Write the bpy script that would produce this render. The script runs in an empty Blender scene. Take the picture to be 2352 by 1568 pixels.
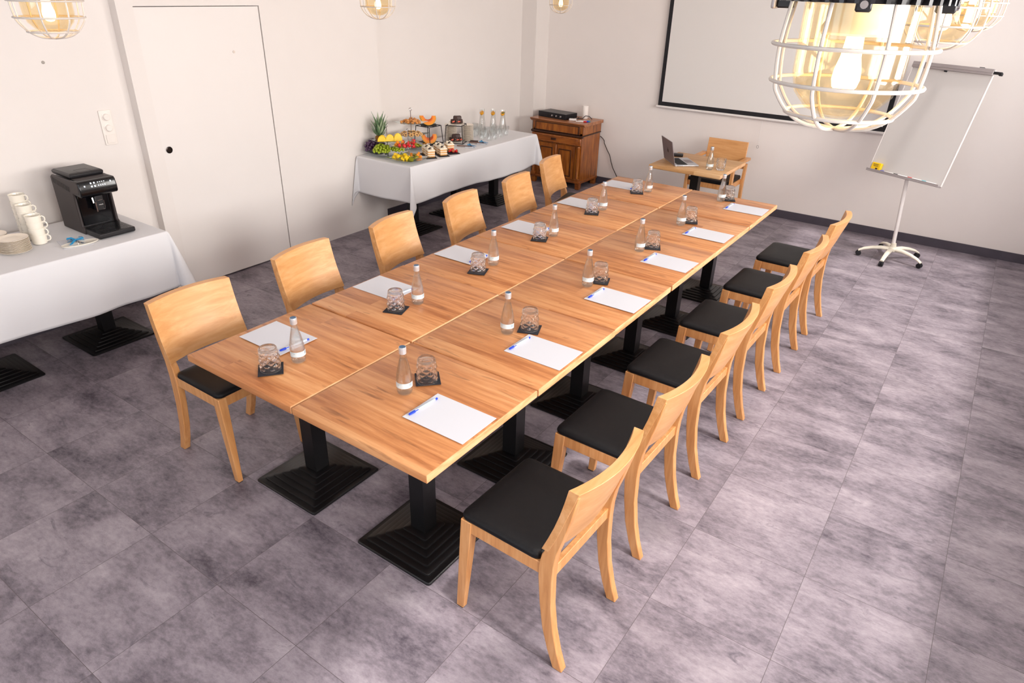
import bpy, bmesh, math, random
from mathutils import Vector, Matrix
random.seed(7)
SC = bpy.context.scene
COL = SC.collection
R = math.radians
PI = math.pi

# ------------------------------------------------------------------ camera
def make_camera():
    f, cx, cy, cz = 1548.7, 1.9905, -1.3663, 2.2618
    yaw, pitch, roll = -0.5975, 0.4846, 0.0281
    sy, cyw, sp, cp = math.sin(yaw), math.cos(yaw), math.sin(pitch), math.cos(pitch)
    fw = Vector((sy * cp, cyw * cp, -sp)); r = Vector((cyw, -sy, 0)); u = r.cross(fw)
    r2 = r * math.cos(roll) + u * math.sin(roll)
    u2 = u * math.cos(roll) - r * math.sin(roll)
    cam = bpy.data.cameras.new('camera'); o = bpy.data.objects.new('camera', cam); COL.objects.link(o)
    m = Matrix((r2, u2, -fw)).transposed().to_4x4(); m.translation = (cx, cy, cz)
    o.matrix_world = m
    cam.sensor_width = 36.0; cam.sensor_fit = 'HORIZONTAL'
    cam.lens = f * 36.0 / 2352.0
    cam.clip_start = 0.02
    SC.camera = o
make_camera()

# ------------------------------------------------------------------ world, daylight, exposure
SC.view_settings.view_transform = 'Standard'
SC.view_settings.look = 'None'
SC.view_settings.gamma = 1.0
SC.view_settings.use_curve_mapping = False
SC.view_settings.exposure = 0.25
SC.cycles.transparent_max_bounces = 40
SC.cycles.max_bounces = 16
w = bpy.data.worlds.new('world'); SC.world = w; w.use_nodes = True
bg = w.node_tree.nodes['Background']; bg.inputs[0].default_value = (0.75, 0.85, 1.0, 1); bg.inputs[1].default_value = 0.6

WIN_Y = [(-1.7, 0.2), (0.75, 2.65), (3.2, 5.1)]          # windows of the right wall
WX = 3.2
def area(name, loc, rot, sx, sy, power, col):
    l = bpy.data.lights.new(name, 'AREA'); l.shape = 'RECTANGLE'; l.size = sx; l.size_y = sy
    l.energy = power; l.color = col
    o = bpy.data.objects.new(name, l); COL.objects.link(o); o.location = loc; o.rotation_euler = rot
    return o
SIDE, REAR_FILL, ROOF = (1.0, 0.935, 0.89), (0.80, 0.88, 1.0), (1.0, 0.98, 0.97)
for a, b in WIN_Y:
    area('window_daylight', (WX + 0.36, (a + b) / 2, 2.0), (0, R(86), 0), 1.15, b - a, 150, SIDE)
area('added_rear_fill', (0.4, -3.45, 2.0), (R(86), 0, 0), 2.6, 1.15, 55, REAR_FILL)  # added light behind the camera, cool fill for the shadows
RX0, RX1, RY0, RY1 = 1.32, 3.10, -2.9, 6.3                 # glazed strip in the ceiling along the right wall
area('roof_window_daylight', ((RX0 + RX1) / 2, (RY0 + RY1) / 2, 3.05), (0, 0, 0), RX1 - RX0, RY1 - RY0, 22, ROOF)
sl_ = bpy.data.lights.new('sun', 'SUN'); sl_.energy = 2.4; sl_.angle = R(3.5); sl_.color = (1.0, 0.93, 0.90)
so_ = bpy.data.objects.new('sun', sl_); COL.objects.link(so_); so_.location = (4, 1, 6)
so_.rotation_euler = Vector((-math.cos(R(75)), .03, -math.sin(R(75)))).to_track_quat('-Z', 'Y').to_euler()
LAMP_W, LAMP_COL = 0.4, (1.0, 0.78, 0.56)

# ------------------------------------------------------------------ materials
def lin(h):
    h = h.lstrip('#'); v = [int(h[i:i + 2], 16) / 255 for i in (0, 2, 4)]
    return tuple((x / 12.92 if x <= .04045 else ((x + .055) / 1.055) ** 2.4) for x in v) + (1.0,)
def newmat(name):
    m = bpy.data.materials.new(name); m.use_nodes = True
    nt = m.node_tree
    return m, nt, nt.nodes['Principled BSDF']
def N(nt, t, **kw):
    n = nt.nodes.new(t)
    for k, v in kw.items(): setattr(n, k, v)
    return n
def plain(name, col, rough=.5, metal=0.0, spec=.5, bump=0.0, bscale=200, var=0.0, vscale=6, coat=0, sheen=0, emit=None, estr=0):
    m, nt, b = newmat(name)
    c = lin(col) if isinstance(col, str) else tuple(col) + (1.0,)
    b.inputs['Base Color'].default_value = c
    b.inputs['Roughness'].default_value = rough; b.inputs['Metallic'].default_value = metal
    b.inputs['Specular IOR Level'].default_value = spec
    b.inputs['Coat Weight'].default_value = coat
    b.inputs['Sheen Weight'].default_value = sheen
    tc = N(nt, 'ShaderNodeTexCoord')
    if var:
        no = N(nt, 'ShaderNodeTexNoise'); no.inputs['Scale'].default_value = vscale; no.inputs['Detail'].default_value = 4
        nt.links.new(tc.outputs['Object'], no.inputs['Vector'])
        mx = N(nt, 'ShaderNodeMix', data_type='RGBA')
        mx.inputs[6].default_value = tuple(x * (1 - var) for x in c[:3]) + (1,)
        mx.inputs[7].default_value = tuple(min(1, x * (1 + var)) for x in c[:3]) + (1,)
        nt.links.new(no.outputs['Fac'], mx.inputs[0]); nt.links.new(mx.outputs[2], b.inputs['Base Color'])
    if bump:
        no2 = N(nt, 'ShaderNodeTexNoise'); no2.inputs['Scale'].default_value = bscale; no2.inputs['Detail'].default_value = 3
        nt.links.new(tc.outputs['Object'], no2.inputs['Vector'])
        bp = N(nt, 'ShaderNodeBump'); bp.inputs['Strength'].default_value = bump; bp.inputs['Distance'].default_value = .002
        nt.links.new(no2.outputs['Fac'], bp.inputs['Height']); nt.links.new(bp.outputs['Normal'], b.inputs['Normal'])
    if emit:
        b.inputs['Emission Color'].default_value = lin(emit); b.inputs['Emission Strength'].default_value = estr
    return m

def wood(name, dark, mid, light, axis='X', stretch=22, scale=2.2, planks=None, rough=.42, knots=0.0, tone=.35, coat=.0):
    """grain runs along `axis`; planks=(length,width) adds boards across Y"""
    m, nt, b = newmat(name); L = nt.links
    tc = N(nt, 'ShaderNodeTexCoord'); oi = N(nt, 'ShaderNodeObjectInfo')
    ad = N(nt, 'ShaderNodeVectorMath', operation='ADD')
    mu = N(nt, 'ShaderNodeVectorMath', operation='SCALE'); mu.inputs['Scale'].default_value = 1.0
    cb = N(nt, 'ShaderNodeCombineXYZ')
    k1 = N(nt, 'ShaderNodeMath', operation='MULTIPLY'); k1.inputs[1].default_value = 37.0
    k2 = N(nt, 'ShaderNodeMath', operation='MULTIPLY'); k2.inputs[1].default_value = 91.0
    L.new(oi.outputs['Random'], k1.inputs[0]); L.new(oi.outputs['Random'], k2.inputs[0])
    L.new(k1.outputs[0], cb.inputs[0]); L.new(k2.outputs[0], cb.inputs[1]); L.new(k1.outputs[0], cb.inputs[2])
    L.new(tc.outputs['Object'], ad.inputs[0]); L.new(cb.outputs[0], ad.inputs[1])
    src = ad.outputs[0]
    brick = None
    if planks:
        br = N(nt, 'ShaderNodeTexBrick'); br.offset = .43; br.inputs['Scale'].default_value = 1.0
        br.inputs['Brick Width'].default_value = planks[0]; br.inputs['Row Height'].default_value = planks[1]
        br.inputs['Mortar Size'].default_value = .0004; br.inputs['Mortar Smooth'].default_value = .2
        br.inputs['Color1'].default_value = (0, 0, 0, 1); br.inputs['Color2'].default_value = (1, 1, 1, 1)
        br.inputs['Mortar'].default_value = (.2, .2, .2, 1)
        L.new(src, br.inputs['Vector']); brick = br
        # shift the grain from board to board
        sc2 = N(nt, 'ShaderNodeVectorMath', operation='SCALE'); sc2.inputs['Scale'].default_value = 13.0
        L.new(br.outputs['Color'], sc2.inputs[0])
        ad2 = N(nt, 'ShaderNodeVectorMath', operation='ADD'); L.new(src, ad2.inputs[0]); L.new(sc2.outputs[0], ad2.inputs[1])
        src = ad2.outputs[0]
    mp = N(nt, 'ShaderNodeMapping')
    s = {'X': (1, stretch, stretch), 'Y': (stretch, 1, stretch), 'Z': (stretch, stretch, 1)}[axis]
    mp.inputs['Scale'].default_value = s
    L.new(src, mp.inputs['Vector'])
    n1 = N(nt, 'ShaderNodeTexNoise'); n1.inputs['Scale'].default_value = scale; n1.inputs['Detail'].default_value = 7
    n1.inputs['Roughness'].default_value = .62; n1.inputs['Distortion'].default_value = .35
    L.new(mp.outputs[0], n1.inputs['Vector'])
    fac = n1.outputs['Fac']
    if brick:
        mt = N(nt, 'ShaderNodeMath', operation='MULTIPLY_ADD'); mt.inputs[1].default_value = tone; mt.inputs[2].default_value = -tone / 2
        L.new(brick.outputs['Color'], mt.inputs[0])
        sm = N(nt, 'ShaderNodeMath', operation='ADD'); L.new(fac, sm.inputs[0]); L.new(mt.outputs[0], sm.inputs[1]); fac = sm.outputs[0]
    rp = N(nt, 'ShaderNodeValToRGB'); e = rp.color_ramp.elements
    e[0].position = .28; e[0].color = lin(dark); e[1].position = .74; e[1].color = lin(light)
    em = rp.color_ramp.elements.new(.5); em.color = lin(mid)
    L.new(fac, rp.inputs[0]); outc = rp.outputs[0]
    if knots:
        mp2 = N(nt, 'ShaderNodeMapping'); mp2.inputs['Scale'].default_value = tuple(3.2 if q == 1 else 3.2 * 6 for q in s)
        L.new(src, mp2.inputs['Vector'])
        n2 = N(nt, 'ShaderNodeTexNoise'); n2.inputs['Scale'].default_value = 1.6; n2.inputs['Detail'].default_value = 3; n2.inputs['Distortion'].default_value = .8
        L.new(mp2.outputs[0], n2.inputs['Vector'])
        r2 = N(nt, 'ShaderNodeValToRGB'); r2.color_ramp.elements[0].position = .60; r2.color_ramp.elements[1].position = .78
        r2.color_ramp.elements[0].color = (0, 0, 0, 1); r2.color_ramp.elements[1].color = (knots, knots, knots, 1)
        L.new(n2.outputs['Fac'], r2.inputs[0])
        mx = N(nt, 'ShaderNodeMix', data_type='RGBA'); L.new(r2.outputs[0], mx.inputs[0]); L.new(outc, mx.inputs[6])
        mx.inputs[7].default_value = lin('#7d4a2a'); outc = mx.outputs[2]
    L.new(outc, b.inputs['Base Color'])
    b.inputs['Roughness'].default_value = rough; b.inputs['Coat Weight'].default_value = coat; b.inputs['Coat Roughness'].default_value = .3
    bp = N(nt, 'ShaderNodeBump'); bp.inputs['Strength'].default_value = .12; bp.inputs['Distance'].default_value = .001
    L.new(n1.outputs['Fac'], bp.inputs['Height']); L.new(bp.outputs[0], b.inputs['Normal'])
    return m

def floor_mat():
    m, nt, b = newmat('floor_tiles'); L = nt.links
    tc = N(nt, 'ShaderNodeTexCoord')
    sh = N(nt, 'ShaderNodeMapping'); sh.inputs['Location'].default_value = (0.15 + .503 * 20, 0.378 + .512 * 20, 0)
    L.new(tc.outputs['Object'], sh.inputs['Vector'])
    br = N(nt, 'ShaderNodeTexBrick'); br.offset = 0; br.squash = 1; br.inputs['Scale'].default_value = 1
    br.inputs['Brick Width'].default_value = .503; br.inputs['Row Height'].default_value = .512
    br.inputs['Mortar Size'].default_value = .0011; br.inputs['Mortar Smooth'].default_value = .1; br.inputs['Bias'].default_value = 0
    br.inputs['Color1'].default_value = (0, 0, 0, 1); br.inputs['Color2'].default_value = (1, 1, 1, 1); br.inputs['Mortar'].default_value = (.5, .5, .5, 1)
    L.new(sh.outputs[0], br.inputs['Vector'])
    so = N(nt, 'ShaderNodeVectorMath', operation='SCALE'); so.inputs['Scale'].default_value = 17
    L.new(br.outputs['Color'], so.inputs[0])
    ad = N(nt, 'ShaderNodeVectorMath', operation='ADD'); L.new(sh.outputs[0], ad.inputs[0]); L.new(so.outputs[0], ad.inputs[1])
    def noise(scale, sx, sy, detail, rough=.6, dist=0):
        mp = N(nt, 'ShaderNodeMapping'); mp.inputs['Scale'].default_value = (sx, sy, 1); L.new(ad.outputs[0], mp.inputs['Vector'])
        n = N(nt, 'ShaderNodeTexNoise'); n.inputs['Scale'].default_value = scale; n.inputs['Detail'].default_value = detail
        n.inputs['Roughness'].default_value = rough; n.inputs['Distortion'].default_value = dist
        L.new(mp.outputs[0], n.inputs['Vector']); return n.outputs['Fac']
    big = noise(2.6, 1, 1.9, 5, .6, .3); fine = noise(34, .8, 1.5, 7, .75); streak = noise(5, 1, 7, 5, .6, .5)
    def mul(a, k, c):
        n = N(nt, 'ShaderNodeMath', operation='MULTIPLY_ADD'); L.new(a, n.inputs[0]); n.inputs[1].default_value = k
        if isinstance(c, float): n.inputs[2].default_value = c
        else: L.new(c, n.inputs[2])
        return n.outputs[0]
    f = mul(big, 1.0, mul(fine, .62, mul(streak, .14, -.46)))
    rp = N(nt, 'ShaderNodeValToRGB'); e = rp.color_ramp.elements
    e[0].position = .16; e[0].color = lin('#474049'); e[1].position = .78; e[1].color = lin('#b0a6ac')
    em = e.new(.46); em.color = lin('#8a8088')
    L.new(f, rp.inputs[0])
    # a few dark scuffs
    sc = noise(6, 1, 2.4, 4, .7, 1.2)
    r2 = N(nt, 'ShaderNodeValToRGB'); r2.color_ramp.elements[0].position = .60; r2.color_ramp.elements[1].position = .74
    r2.color_ramp.elements[0].color = (0, 0, 0, 1); r2.color_ramp.elements[1].color = (.6, .6, .6, 1)
    L.new(sc, r2.inputs[0])
    mx = N(nt, 'ShaderNodeMix', data_type='RGBA'); L.new(r2.outputs[0], mx.inputs[0]); L.new(rp.outputs[0], mx.inputs[6]); mx.inputs[7].default_value = lin('#453f4b')
    m2 = N(nt, 'ShaderNodeMix', data_type='RGBA'); L.new(br.outputs['Fac'], m2.inputs[0]); L.new(mx.outputs[2], m2.inputs[6]); m2.inputs[7].default_value = lin('#5a5154')
    L.new(m2.outputs[2], b.inputs['Base Color'])
    b.inputs['Roughness'].default_value = .48
    b.inputs['Specular IOR Level'].default_value = .4
    return m

def clear(name, tint=(1, 1, 1), gloss=.10, refr=0.0, ior=1.45, bump=0, bscale=60, rough=.02, edge=.75):
    """thin clear glass: see-through with mirror edges, part of it refracting"""
    m = bpy.data.materials.new(name); m.use_nodes = True; nt = m.node_tree; L = nt.links
    nt.nodes.clear()
    out = N(nt, 'ShaderNodeOutputMaterial')
    tr = N(nt, 'ShaderNodeBsdfTransparent'); tr.inputs[0].default_value = tint + (1,)
    gl = N(nt, 'ShaderNodeBsdfGlossy'); gl.inputs['Roughness'].default_value = rough; gl.inputs[0].default_value = (1, 1, 1, 1)
    lw = N(nt, 'ShaderNodeLayerWeight'); lw.inputs['Blend'].default_value = .35
    mm = N(nt, 'ShaderNodeMath', operation='MULTIPLY_ADD'); L.new(lw.outputs['Facing'], mm.inputs[0]); mm.inputs[1].default_value = edge * .5; mm.inputs[2].default_value = gloss
    mm.use_clamp = True
    base = tr.outputs[0]
    if refr:
        rf = N(nt, 'ShaderNodeBsdfRefraction'); rf.inputs['IOR'].default_value = ior; rf.inputs['Roughness'].default_value = rough; rf.inputs[0].default_value = tint + (1,)
        mr = N(nt, 'ShaderNodeMixShader'); mr.inputs[0].default_value = refr
        L.new(tr.outputs[0], mr.inputs[1]); L.new(rf.outputs[0], mr.inputs[2]); base = mr.outputs[0]
    mx = N(nt, 'ShaderNodeMixShader'); L.new(mm.outputs[0], mx.inputs[0]); L.new(base, mx.inputs[1]); L.new(gl.outputs[0], mx.inputs[2])
    L.new(mx.outputs[0], out.inputs[0])
    if bump:
        tc = N(nt, 'ShaderNodeTexCoord'); vo = N(nt, 'ShaderNodeTexVoronoi'); vo.inputs['Scale'].default_value = bscale
        L.new(tc.outputs['Object'], vo.inputs['Vector'])
        bp = N(nt, 'ShaderNodeBump'); bp.inputs['Strength'].default_value = bump; bp.inputs['Distance'].default_value = .004
        L.new(vo.outputs['Distance'], bp.inputs['Height']); L.new(bp.outputs[0], gl.inputs['Normal'])
        if refr: L.new(bp.outputs[0], rf.inputs['Normal'])
    return m

M = {}
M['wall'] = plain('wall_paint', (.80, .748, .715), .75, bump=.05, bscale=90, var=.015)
M['wall_far'] = plain('wall_paint_lightened', (.86, .80, .765), .75, bump=.05, bscale=90, var=.015)  # copy of the wall paint, lightened to brighten the dim far wall
M['ceiling'] = plain('ceiling_paint', (.88, .85, .82), .8, var=.01)
M['door'] = plain('door_paint', (.81, .762, .732), .5, var=.01)
M['floor'] = floor_mat()
M['skirting'] = plain('skirting_tile', '#4a444e', .5, var=.25, vscale=9)
M['gap'] = plain('shadow_gap', '#8f837c', .9)
M['table'] = wood('oiled_oak_top', '#a36236', '#c68552', '#d9a06d', 'X', 13, 2.0, planks=(1.9, .092), rough=.36, knots=.8, tone=.2)
M['table_edge'] = wood('oak_end_grain', '#c08554', '#dba878', '#e9c197', 'Y', 5, 6, rough=.5)
M['beech'] = wood('beech_frame', '#c2824a', '#d5975c', '#e2aa74', 'Z', 14, 3.0, rough=.38, coat=.15)
M['beech_back'] = wood('beech_ply_back', '#ca8c50', '#d89d62', '#e5b07b', 'X', 9, 3.2, rough=.35, coat=.2)
M['cushion'] = plain('black_leatherette', '#0f0e10', .5, bump=.25, bscale=420, spec=.25)
M['glide'] = plain('black_rubber', '#101010', .7)
M['iron'] = plain('black_cast_iron', '#0c0c0e', .34, bump=.12, bscale=160, spec=.45)
M['linen'] = plain('white_linen', (.72, .71, .725), .85, bump=.10, bscale=500, sheen=.1)
M['paper'] = plain('white_paper', (.66, .66, .70), .7)
M['blue'] = plain('blue_plastic', '#1240c8', .35)
M['penclear'] = plain('clear_white_plastic', '#dfe3f0', .3)
M['slate'] = plain('black_slate', '#1b1b22', .75, bump=.2, bscale=300)
M['felt'] = plain('black_felt', '#1d1c24', .9, bump=.2, bscale=500)
def crystal():
    m = bpy.data.materials.new('cut_crystal'); m.use_nodes = True; nt = m.node_tree; nt.nodes.clear()
    out = N(nt, 'ShaderNodeOutputMaterial'); g = N(nt, 'ShaderNodeBsdfGlass'); g.inputs['IOR'].default_value = 1.42; g.inputs['Roughness'].default_value = .01
    tr = N(nt, 'ShaderNodeBsdfTransparent'); tr.inputs[0].default_value = (.97, .98, .98, 1); mx = N(nt, 'ShaderNodeMixShader'); mx.inputs[0].default_value = .8
    nt.links.new(tr.outputs[0], mx.inputs[1]); nt.links.new(g.outputs[0], mx.inputs[2]); nt.links.new(mx.outputs[0], out.inputs[0])
    return m
M['tumbler'] = crystal()
M['water'] = clear('still_water', (.985, .99, .99), .01, refr=.3, ior=1.2, edge=.25)
M['bottle'] = clear('bottle_glass', (.975, .99, .98), .05, refr=.22, ior=1.33, rough=.01, edge=.8)
M['carafe'] = clear('carafe_glass', (.975, .98, .975), .06, refr=.15, ior=1.2, rough=.01, edge=.9)
M['thin'] = clear('thin_glass', (.97, .98, .98), .08, rough=.02, edge=.8)
M['lampglass'] = clear('lamp_glass', (1, .95, .84), .01, rough=.04, edge=.34, bump=.12, bscale=8)
M['plateglass'] = clear('glass_plate', (.80, .86, .85), .12, rough=.05, edge=.9)
M['cap'] = plain('silver_cap', '#d9dadd', .3, metal=.6)
M['captop'] = plain('blue_cap_top', '#4c6c8a', .35, metal=.3)
M['label'] = plain('label_paper', '#d3dada', .55)
M['labelgrey'] = plain('label_print', '#9fb0ba', .6)
M['chrome'] = plain('chrome', '#c9c9cc', .18, metal=1)
M['blackplastic'] = plain('black_plastic', '#151317', .38, bump=.05, bscale=300)
M['pianoblack'] = plain('gloss_black', '#08080c', .12)
M['machineside'] = plain('textured_black', '#332b2b', .5, bump=.3, bscale=260)
M['screenlit'] = plain('lit_icons', '#dfe6ee', .4, emit='#e9f0ff', estr=.55)
M['porcelain'] = plain('cream_porcelain', '#f1eadc', .22, coat=.4)
M['porcelaintop'] = plain('cream_porcelain_plate', '#efe2d0', .25, coat=.4)
M['ribbon'] = plain('blue_ribbon', '#0f83b4', .4, sheen=.2)
M['spoon'] = plain('steel', '#b9b2b0', .25, metal=1)
M['copper'] = plain('brown_handle', '#6a4334', .4)
M['oldwood'] = wood('antique_wood', '#5a2a0c', '#9a5418', '#c07a2c', 'Z', 7, 3.0, rough=.33, coat=.35)
M['oldwood_x'] = wood('antique_wood_rail', '#5c2c0e', '#955019', '#b56c28', 'X', 7, 3.0, rough=.33, coat=.35)
M['oldtop'] = wood('antique_top', '#7a4526', '#a8693f', '#bd825a', 'X', 8, 3.0, rough=.35, coat=.3)
M['olddark'] = plain('dark_moulding', '#3c1d0c', .4, var=.3, vscale=30)
M['presenter'] = wood('pale_oak_top', '#b07f4e', '#cb9c68', '#d9b183', 'X', 12, 2.4, planks=(.7, .08), rough=.45, tone=.2)
M['screen'] = plain('screen_fabric', (.78, .755, .73), .9)
M['black'] = plain('matt_black', '#15141a', .7)
M['whitemetal'] = plain('white_metal', '#e9e3e0', .4)
M['greymetal'] = plain('grey_aluminium', '#a79f9f', .4, metal=.35)
M['board'] = plain('whiteboard', (.60, .57, .55), .35)
M['cream'] = plain('cream_metal', '#e6decd', .4)
M['yellow'] = plain('yellow_eraser', '#f1c40a', .55)
M['switch'] = plain('switch_plastic', '#eee6df', .35)
M['amp'] = plain('amp_metal', '#16161c', .35, metal=.2)
M['candle'] = plain('white_wax', '#f3ece6', .5)
M['lid'] = plain('space_grey', '#857a7c', .4, metal=.25)
M['keys'] = plain('black_keys', '#141418', .5)
M['display'] = plain('dark_screen', '#0c0c10', .15)
M['silver'] = plain('silver_aluminium', '#c9cacf', .3, metal=.8)
M['red'] = plain('red_plastic', '#c22a2a', .4)
M['teal'] = plain('teal_plastic', '#3fa7b5', .4)
M['wire'] = plain('white_wire', '#bdb4ac', .4)
M['bulb'] = plain('glowing_bulb', '#fff3dd', .4, emit='#ffd79a', estr=6)
M['brass'] = plain('cream_socket', '#e6b878', .4)
M['reflector'] = plain('white_reflector', '#fff4e2', .4)
# food
M['pine'] = plain('pineapple_flesh', '#f6c90f', .4, var=.15, vscale=60)
M['pineskin'] = plain('pineapple_skin', '#8a5a1c', .6, var=.5, vscale=70)
M['leaf'] = plain('pineapple_leaf', '#62805a', .5, var=.3, vscale=20)
M['leaflight'] = plain('pineapple_leaf_pale', '#a0b08e', .5, var=.3, vscale=20)
M['greengrape'] = plain('green_grape', '#9fb024', .25, var=.2, vscale=30, spec=.6)
M['darkgrape'] = plain('dark_grape', '#472a4a', .35, var=.35, vscale=30)
M['stem'] = plain('brown_stem', '#6c5a2a', .7)
M['straw'] = plain('strawberry', '#d8252c', .3, var=.25, vscale=90)
M['strawpale'] = plain('strawberry_cut', '#ef6a50', .35, var=.2, vscale=60)
M['kiwi'] = plain('kiwi', '#8b8a1e', .4, var=.4, vscale=50)
M['melon'] = plain('melon_flesh', '#f79321', .4, var=.12, vscale=25)
M['meloncore'] = plain('melon_core', '#f2701c', .45, var=.15, vscale=25)
M['rind'] = plain('melon_rind', '#c99a2e', .5, var=.35, vscale=35)
M['choc'] = plain('chocolate', '#3a221c', .4, var=.5, vscale=60)
M['cream_food'] = plain('whipped_cream', '#f2e6d0', .55, var=.04, vscale=40)
M['sponge'] = plain('sponge_cake', '#e0a765', .7, var=.15, vscale=80)
M['berry'] = plain('blueberry', '#1d1c24', .4)
M['cookie'] = plain('pastry', '#d48f4c', .6, var=.25, vscale=60)
M['cookiepale'] = plain('butter_biscuit', '#e3b176', .6, var=.15, vscale=60)
M['jam'] = plain('dark_jam', '#3a1712', .25)
M['orange'] = plain('orange_slice', '#f6a80c', .35, var=.15, vscale=60)
M['mint'] = plain('mint_leaf', '#5a7a22', .5)

# ------------------------------------------------------------------ mesh helpers
class MB:
    def __init__(s): s.v = []; s.f = []; s.mi = []; s.cur = 0
    def add(s, vs, fs):
        o = len(s.v); s.v += [tuple(q) for q in vs]; s.f += [tuple(i + o for i in f) for f in fs]; s.mi += [s.cur] * len(fs); return s
    def box(s, c, d, rz=0, rx=0, ry=0, taper=1.0):
        x, y, z = d[0] / 2, d[1] / 2, d[2] / 2
        vs = [Vector((a * x * (taper if cc > 0 else 1), b * y * (taper if cc > 0 else 1), cc * z)) for cc in (-1, 1) for a, b in ((-1, -1), (1, -1), (1, 1), (-1, 1))]
        m = Matrix.Rotation(rz, 3, 'Z') @ Matrix.Rotation(ry, 3, 'Y') @ Matrix.Rotation(rx, 3, 'X')
        vs = [m @ q + Vector(c) for q in vs]
        return s.add(vs, [(3, 2, 1, 0), (4, 5, 6, 7), (0, 1, 5, 4), (1, 2, 6, 5), (2, 3, 7, 6), (3, 0, 4, 7)])
    def loft(s, rings, caps=True, closed=False):
        n = len(rings[0]); vs = [q for r in rings for q in r]; fs = []
        K = len(rings)
        for i in range(K if closed else K - 1):
            j = (i + 1) % K
            for k in range(n):
                l = (k + 1) % n; fs.append((i * n + k, i * n + l, j * n + l, j * n + k))
        if caps and not closed:
            fs.append(tuple(reversed(range(n)))); fs.append(tuple(range((K - 1) * n, K * n)))
        return s.add(vs, fs)
    def prism(s, pts, axis, a, b):
        """pts: 2d outline; axis X: pts=(y,z), Y: (x,z), Z: (x,y)"""
        def P(q, t): return {'X': (t, q[0], q[1]), 'Y': (q[0], t, q[1]), 'Z': (q[0], q[1], t)}[axis]
        n = len(pts); vs = [P(q, a) for q in pts] + [P(q, b) for q in pts]
        fs = [tuple(range(n - 1, -1, -1)), tuple(range(n, 2 * n))] + [(i, (i + 1) % n, n + (i + 1) % n, n + i) for i in range(n)]
        return s.add(vs, fs)
    def lathe(s, prof, seg=24, c=(0, 0, 0), rot=None):
        rings = []; caps0 = prof[0][0] > 1e-6; caps1 = prof[-1][0] > 1e-6
        for r, z in prof:
            ring = []
            for k in range(seg):
                a = 2 * PI * k / seg; q = Vector((max(r, 1e-5) * math.cos(a), max(r, 1e-5) * math.sin(a), z))
                if rot: q = rot @ q
                ring.append(q + Vector(c))
            rings.append(ring)
        return s.loft(rings, caps=True)
    def tube(s, pts, r, seg=8, closed=False):
        pts = [Vector(q) for q in pts]; n = len(pts); rings = []
        ref = Vector((0, 0, 1)); rr = r if isinstance(r, (list, tuple)) else [r] * n
        prev = None
        for i, q in enumerate(pts):
            if closed: t = pts[(i + 1) % n] - pts[i - 1]
            else: t = pts[min(i + 1, n - 1)] - pts[max(i - 1, 0)]
            t.normalize()
            u = prev - t * prev.dot(t) if prev is not None else (ref - t * ref.dot(t) if abs(t.z) < .95 else Vector((1, 0, 0)) - t * t.x)
            u.normalize(); prev = u; v = t.cross(u)
            rings.append([q + (u * math.cos(2 * PI * k / seg) + v * math.sin(2 * PI * k / seg)) * rr[i] for k in range(seg)])
        return s.loft(rings, caps=not closed, closed=closed)
    def ring(s, R0, z, r, n=40, seg=8, c=(0, 0)):
        return s.tube([(c[0] + R0 * math.cos(2 * PI * k / n), c[1] + R0 * math.sin(2 * PI * k / n), z) for k in range(n)], r, seg, True)
    def ball(s, c, d, nu=12, nv=8, rot=None):
        prof = [(math.sin(PI * i / nv), -math.cos(PI * i / nv)) for i in range(nv + 1)]
        rings = []
        for r, z in prof:
            ring = []
            for k in range(nu):
                a = 2 * PI * k / nu
                q = Vector((max(r, 1e-4) * math.cos(a) * d[0], max(r, 1e-4) * math.sin(a) * d[1], z * d[2]))
                if rot: q = rot @ q
                ring.append(q + Vector(c))
            rings.append(ring)
        return s.loft(rings)
    def mesh(s, name, mats, angle=35):
        me = bpy.data.meshes.new(name); me.from_pydata(s.v, [], s.f); me.validate()
        for mt in (mats if isinstance(mats, (list, tuple)) else [mats]): me.materials.append(mt)
        if any(s.mi) and len(me.polygons) == len(s.mi):
            for p, i in zip(me.polygons, s.mi): p.material_index = i
        bm = bmesh.new(); bm.from_mesh(me); bmesh.ops.recalc_face_normals(bm, faces=bm.faces); bm.to_mesh(me); bm.free()
        for p in me.polygons: p.use_smooth = True
        me.set_sharp_from_angle(angle=R(angle)); me.update()
        return me

def obj(name, mb, mat, parent=None, bevel=0, seg=2, sub=0, loc=None, rz=0, angle=35):
    me = mb.mesh(name, mat, angle) if isinstance(mb, MB) else mb
    o = bpy.data.objects.new(name, me); COL.objects.link(o)
    if parent is not None: o.parent = parent
    if bevel:
        b = o.modifiers.new('bevel', 'BEVEL'); b.width = bevel; b.segments = seg; b.limit_method = 'ANGLE'; b.angle_limit = R(40); b.harden_normals = False
    if sub:
        q = o.modifiers.new('sub', 'SUBSURF'); q.levels = sub; q.render_levels = sub
    if loc is not None: o.location = loc
    if rz: o.rotation_euler.z = rz
    return o
def tag(o, label, cat, group=None, kind=None):
    if label: o['label'] = label
    if cat: o['category'] = cat
    if group: o['group'] = group
    if kind: o['kind'] = kind
    return o
def thing(name, label, cat, loc=(0, 0, 0), rz=0, group=None):
    o = bpy.data.objects.new(name, None); o.empty_display_size = .05; COL.objects.link(o)
    o.location = loc; o.rotation_euler.z = rz
    return tag(o, label, cat, group)
def dup(root, loc, rz=0, label=None, group=None, scale=None):
    def cp(o, parent):
        c = o.copy(); COL.objects.link(c)
        if parent is not None: c.parent = parent
        for ch in list(o.children): cp(ch, c)
        return c
    kids = list(root.children)
    r = root.copy(); COL.objects.link(r)
    for ch in kids: cp(ch, r)
    r.location = loc; r.rotation_euler.z = rz
    if label: r['label'] = label
    if group: r['group'] = group
    if scale: r.scale = scale
    return r
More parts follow.
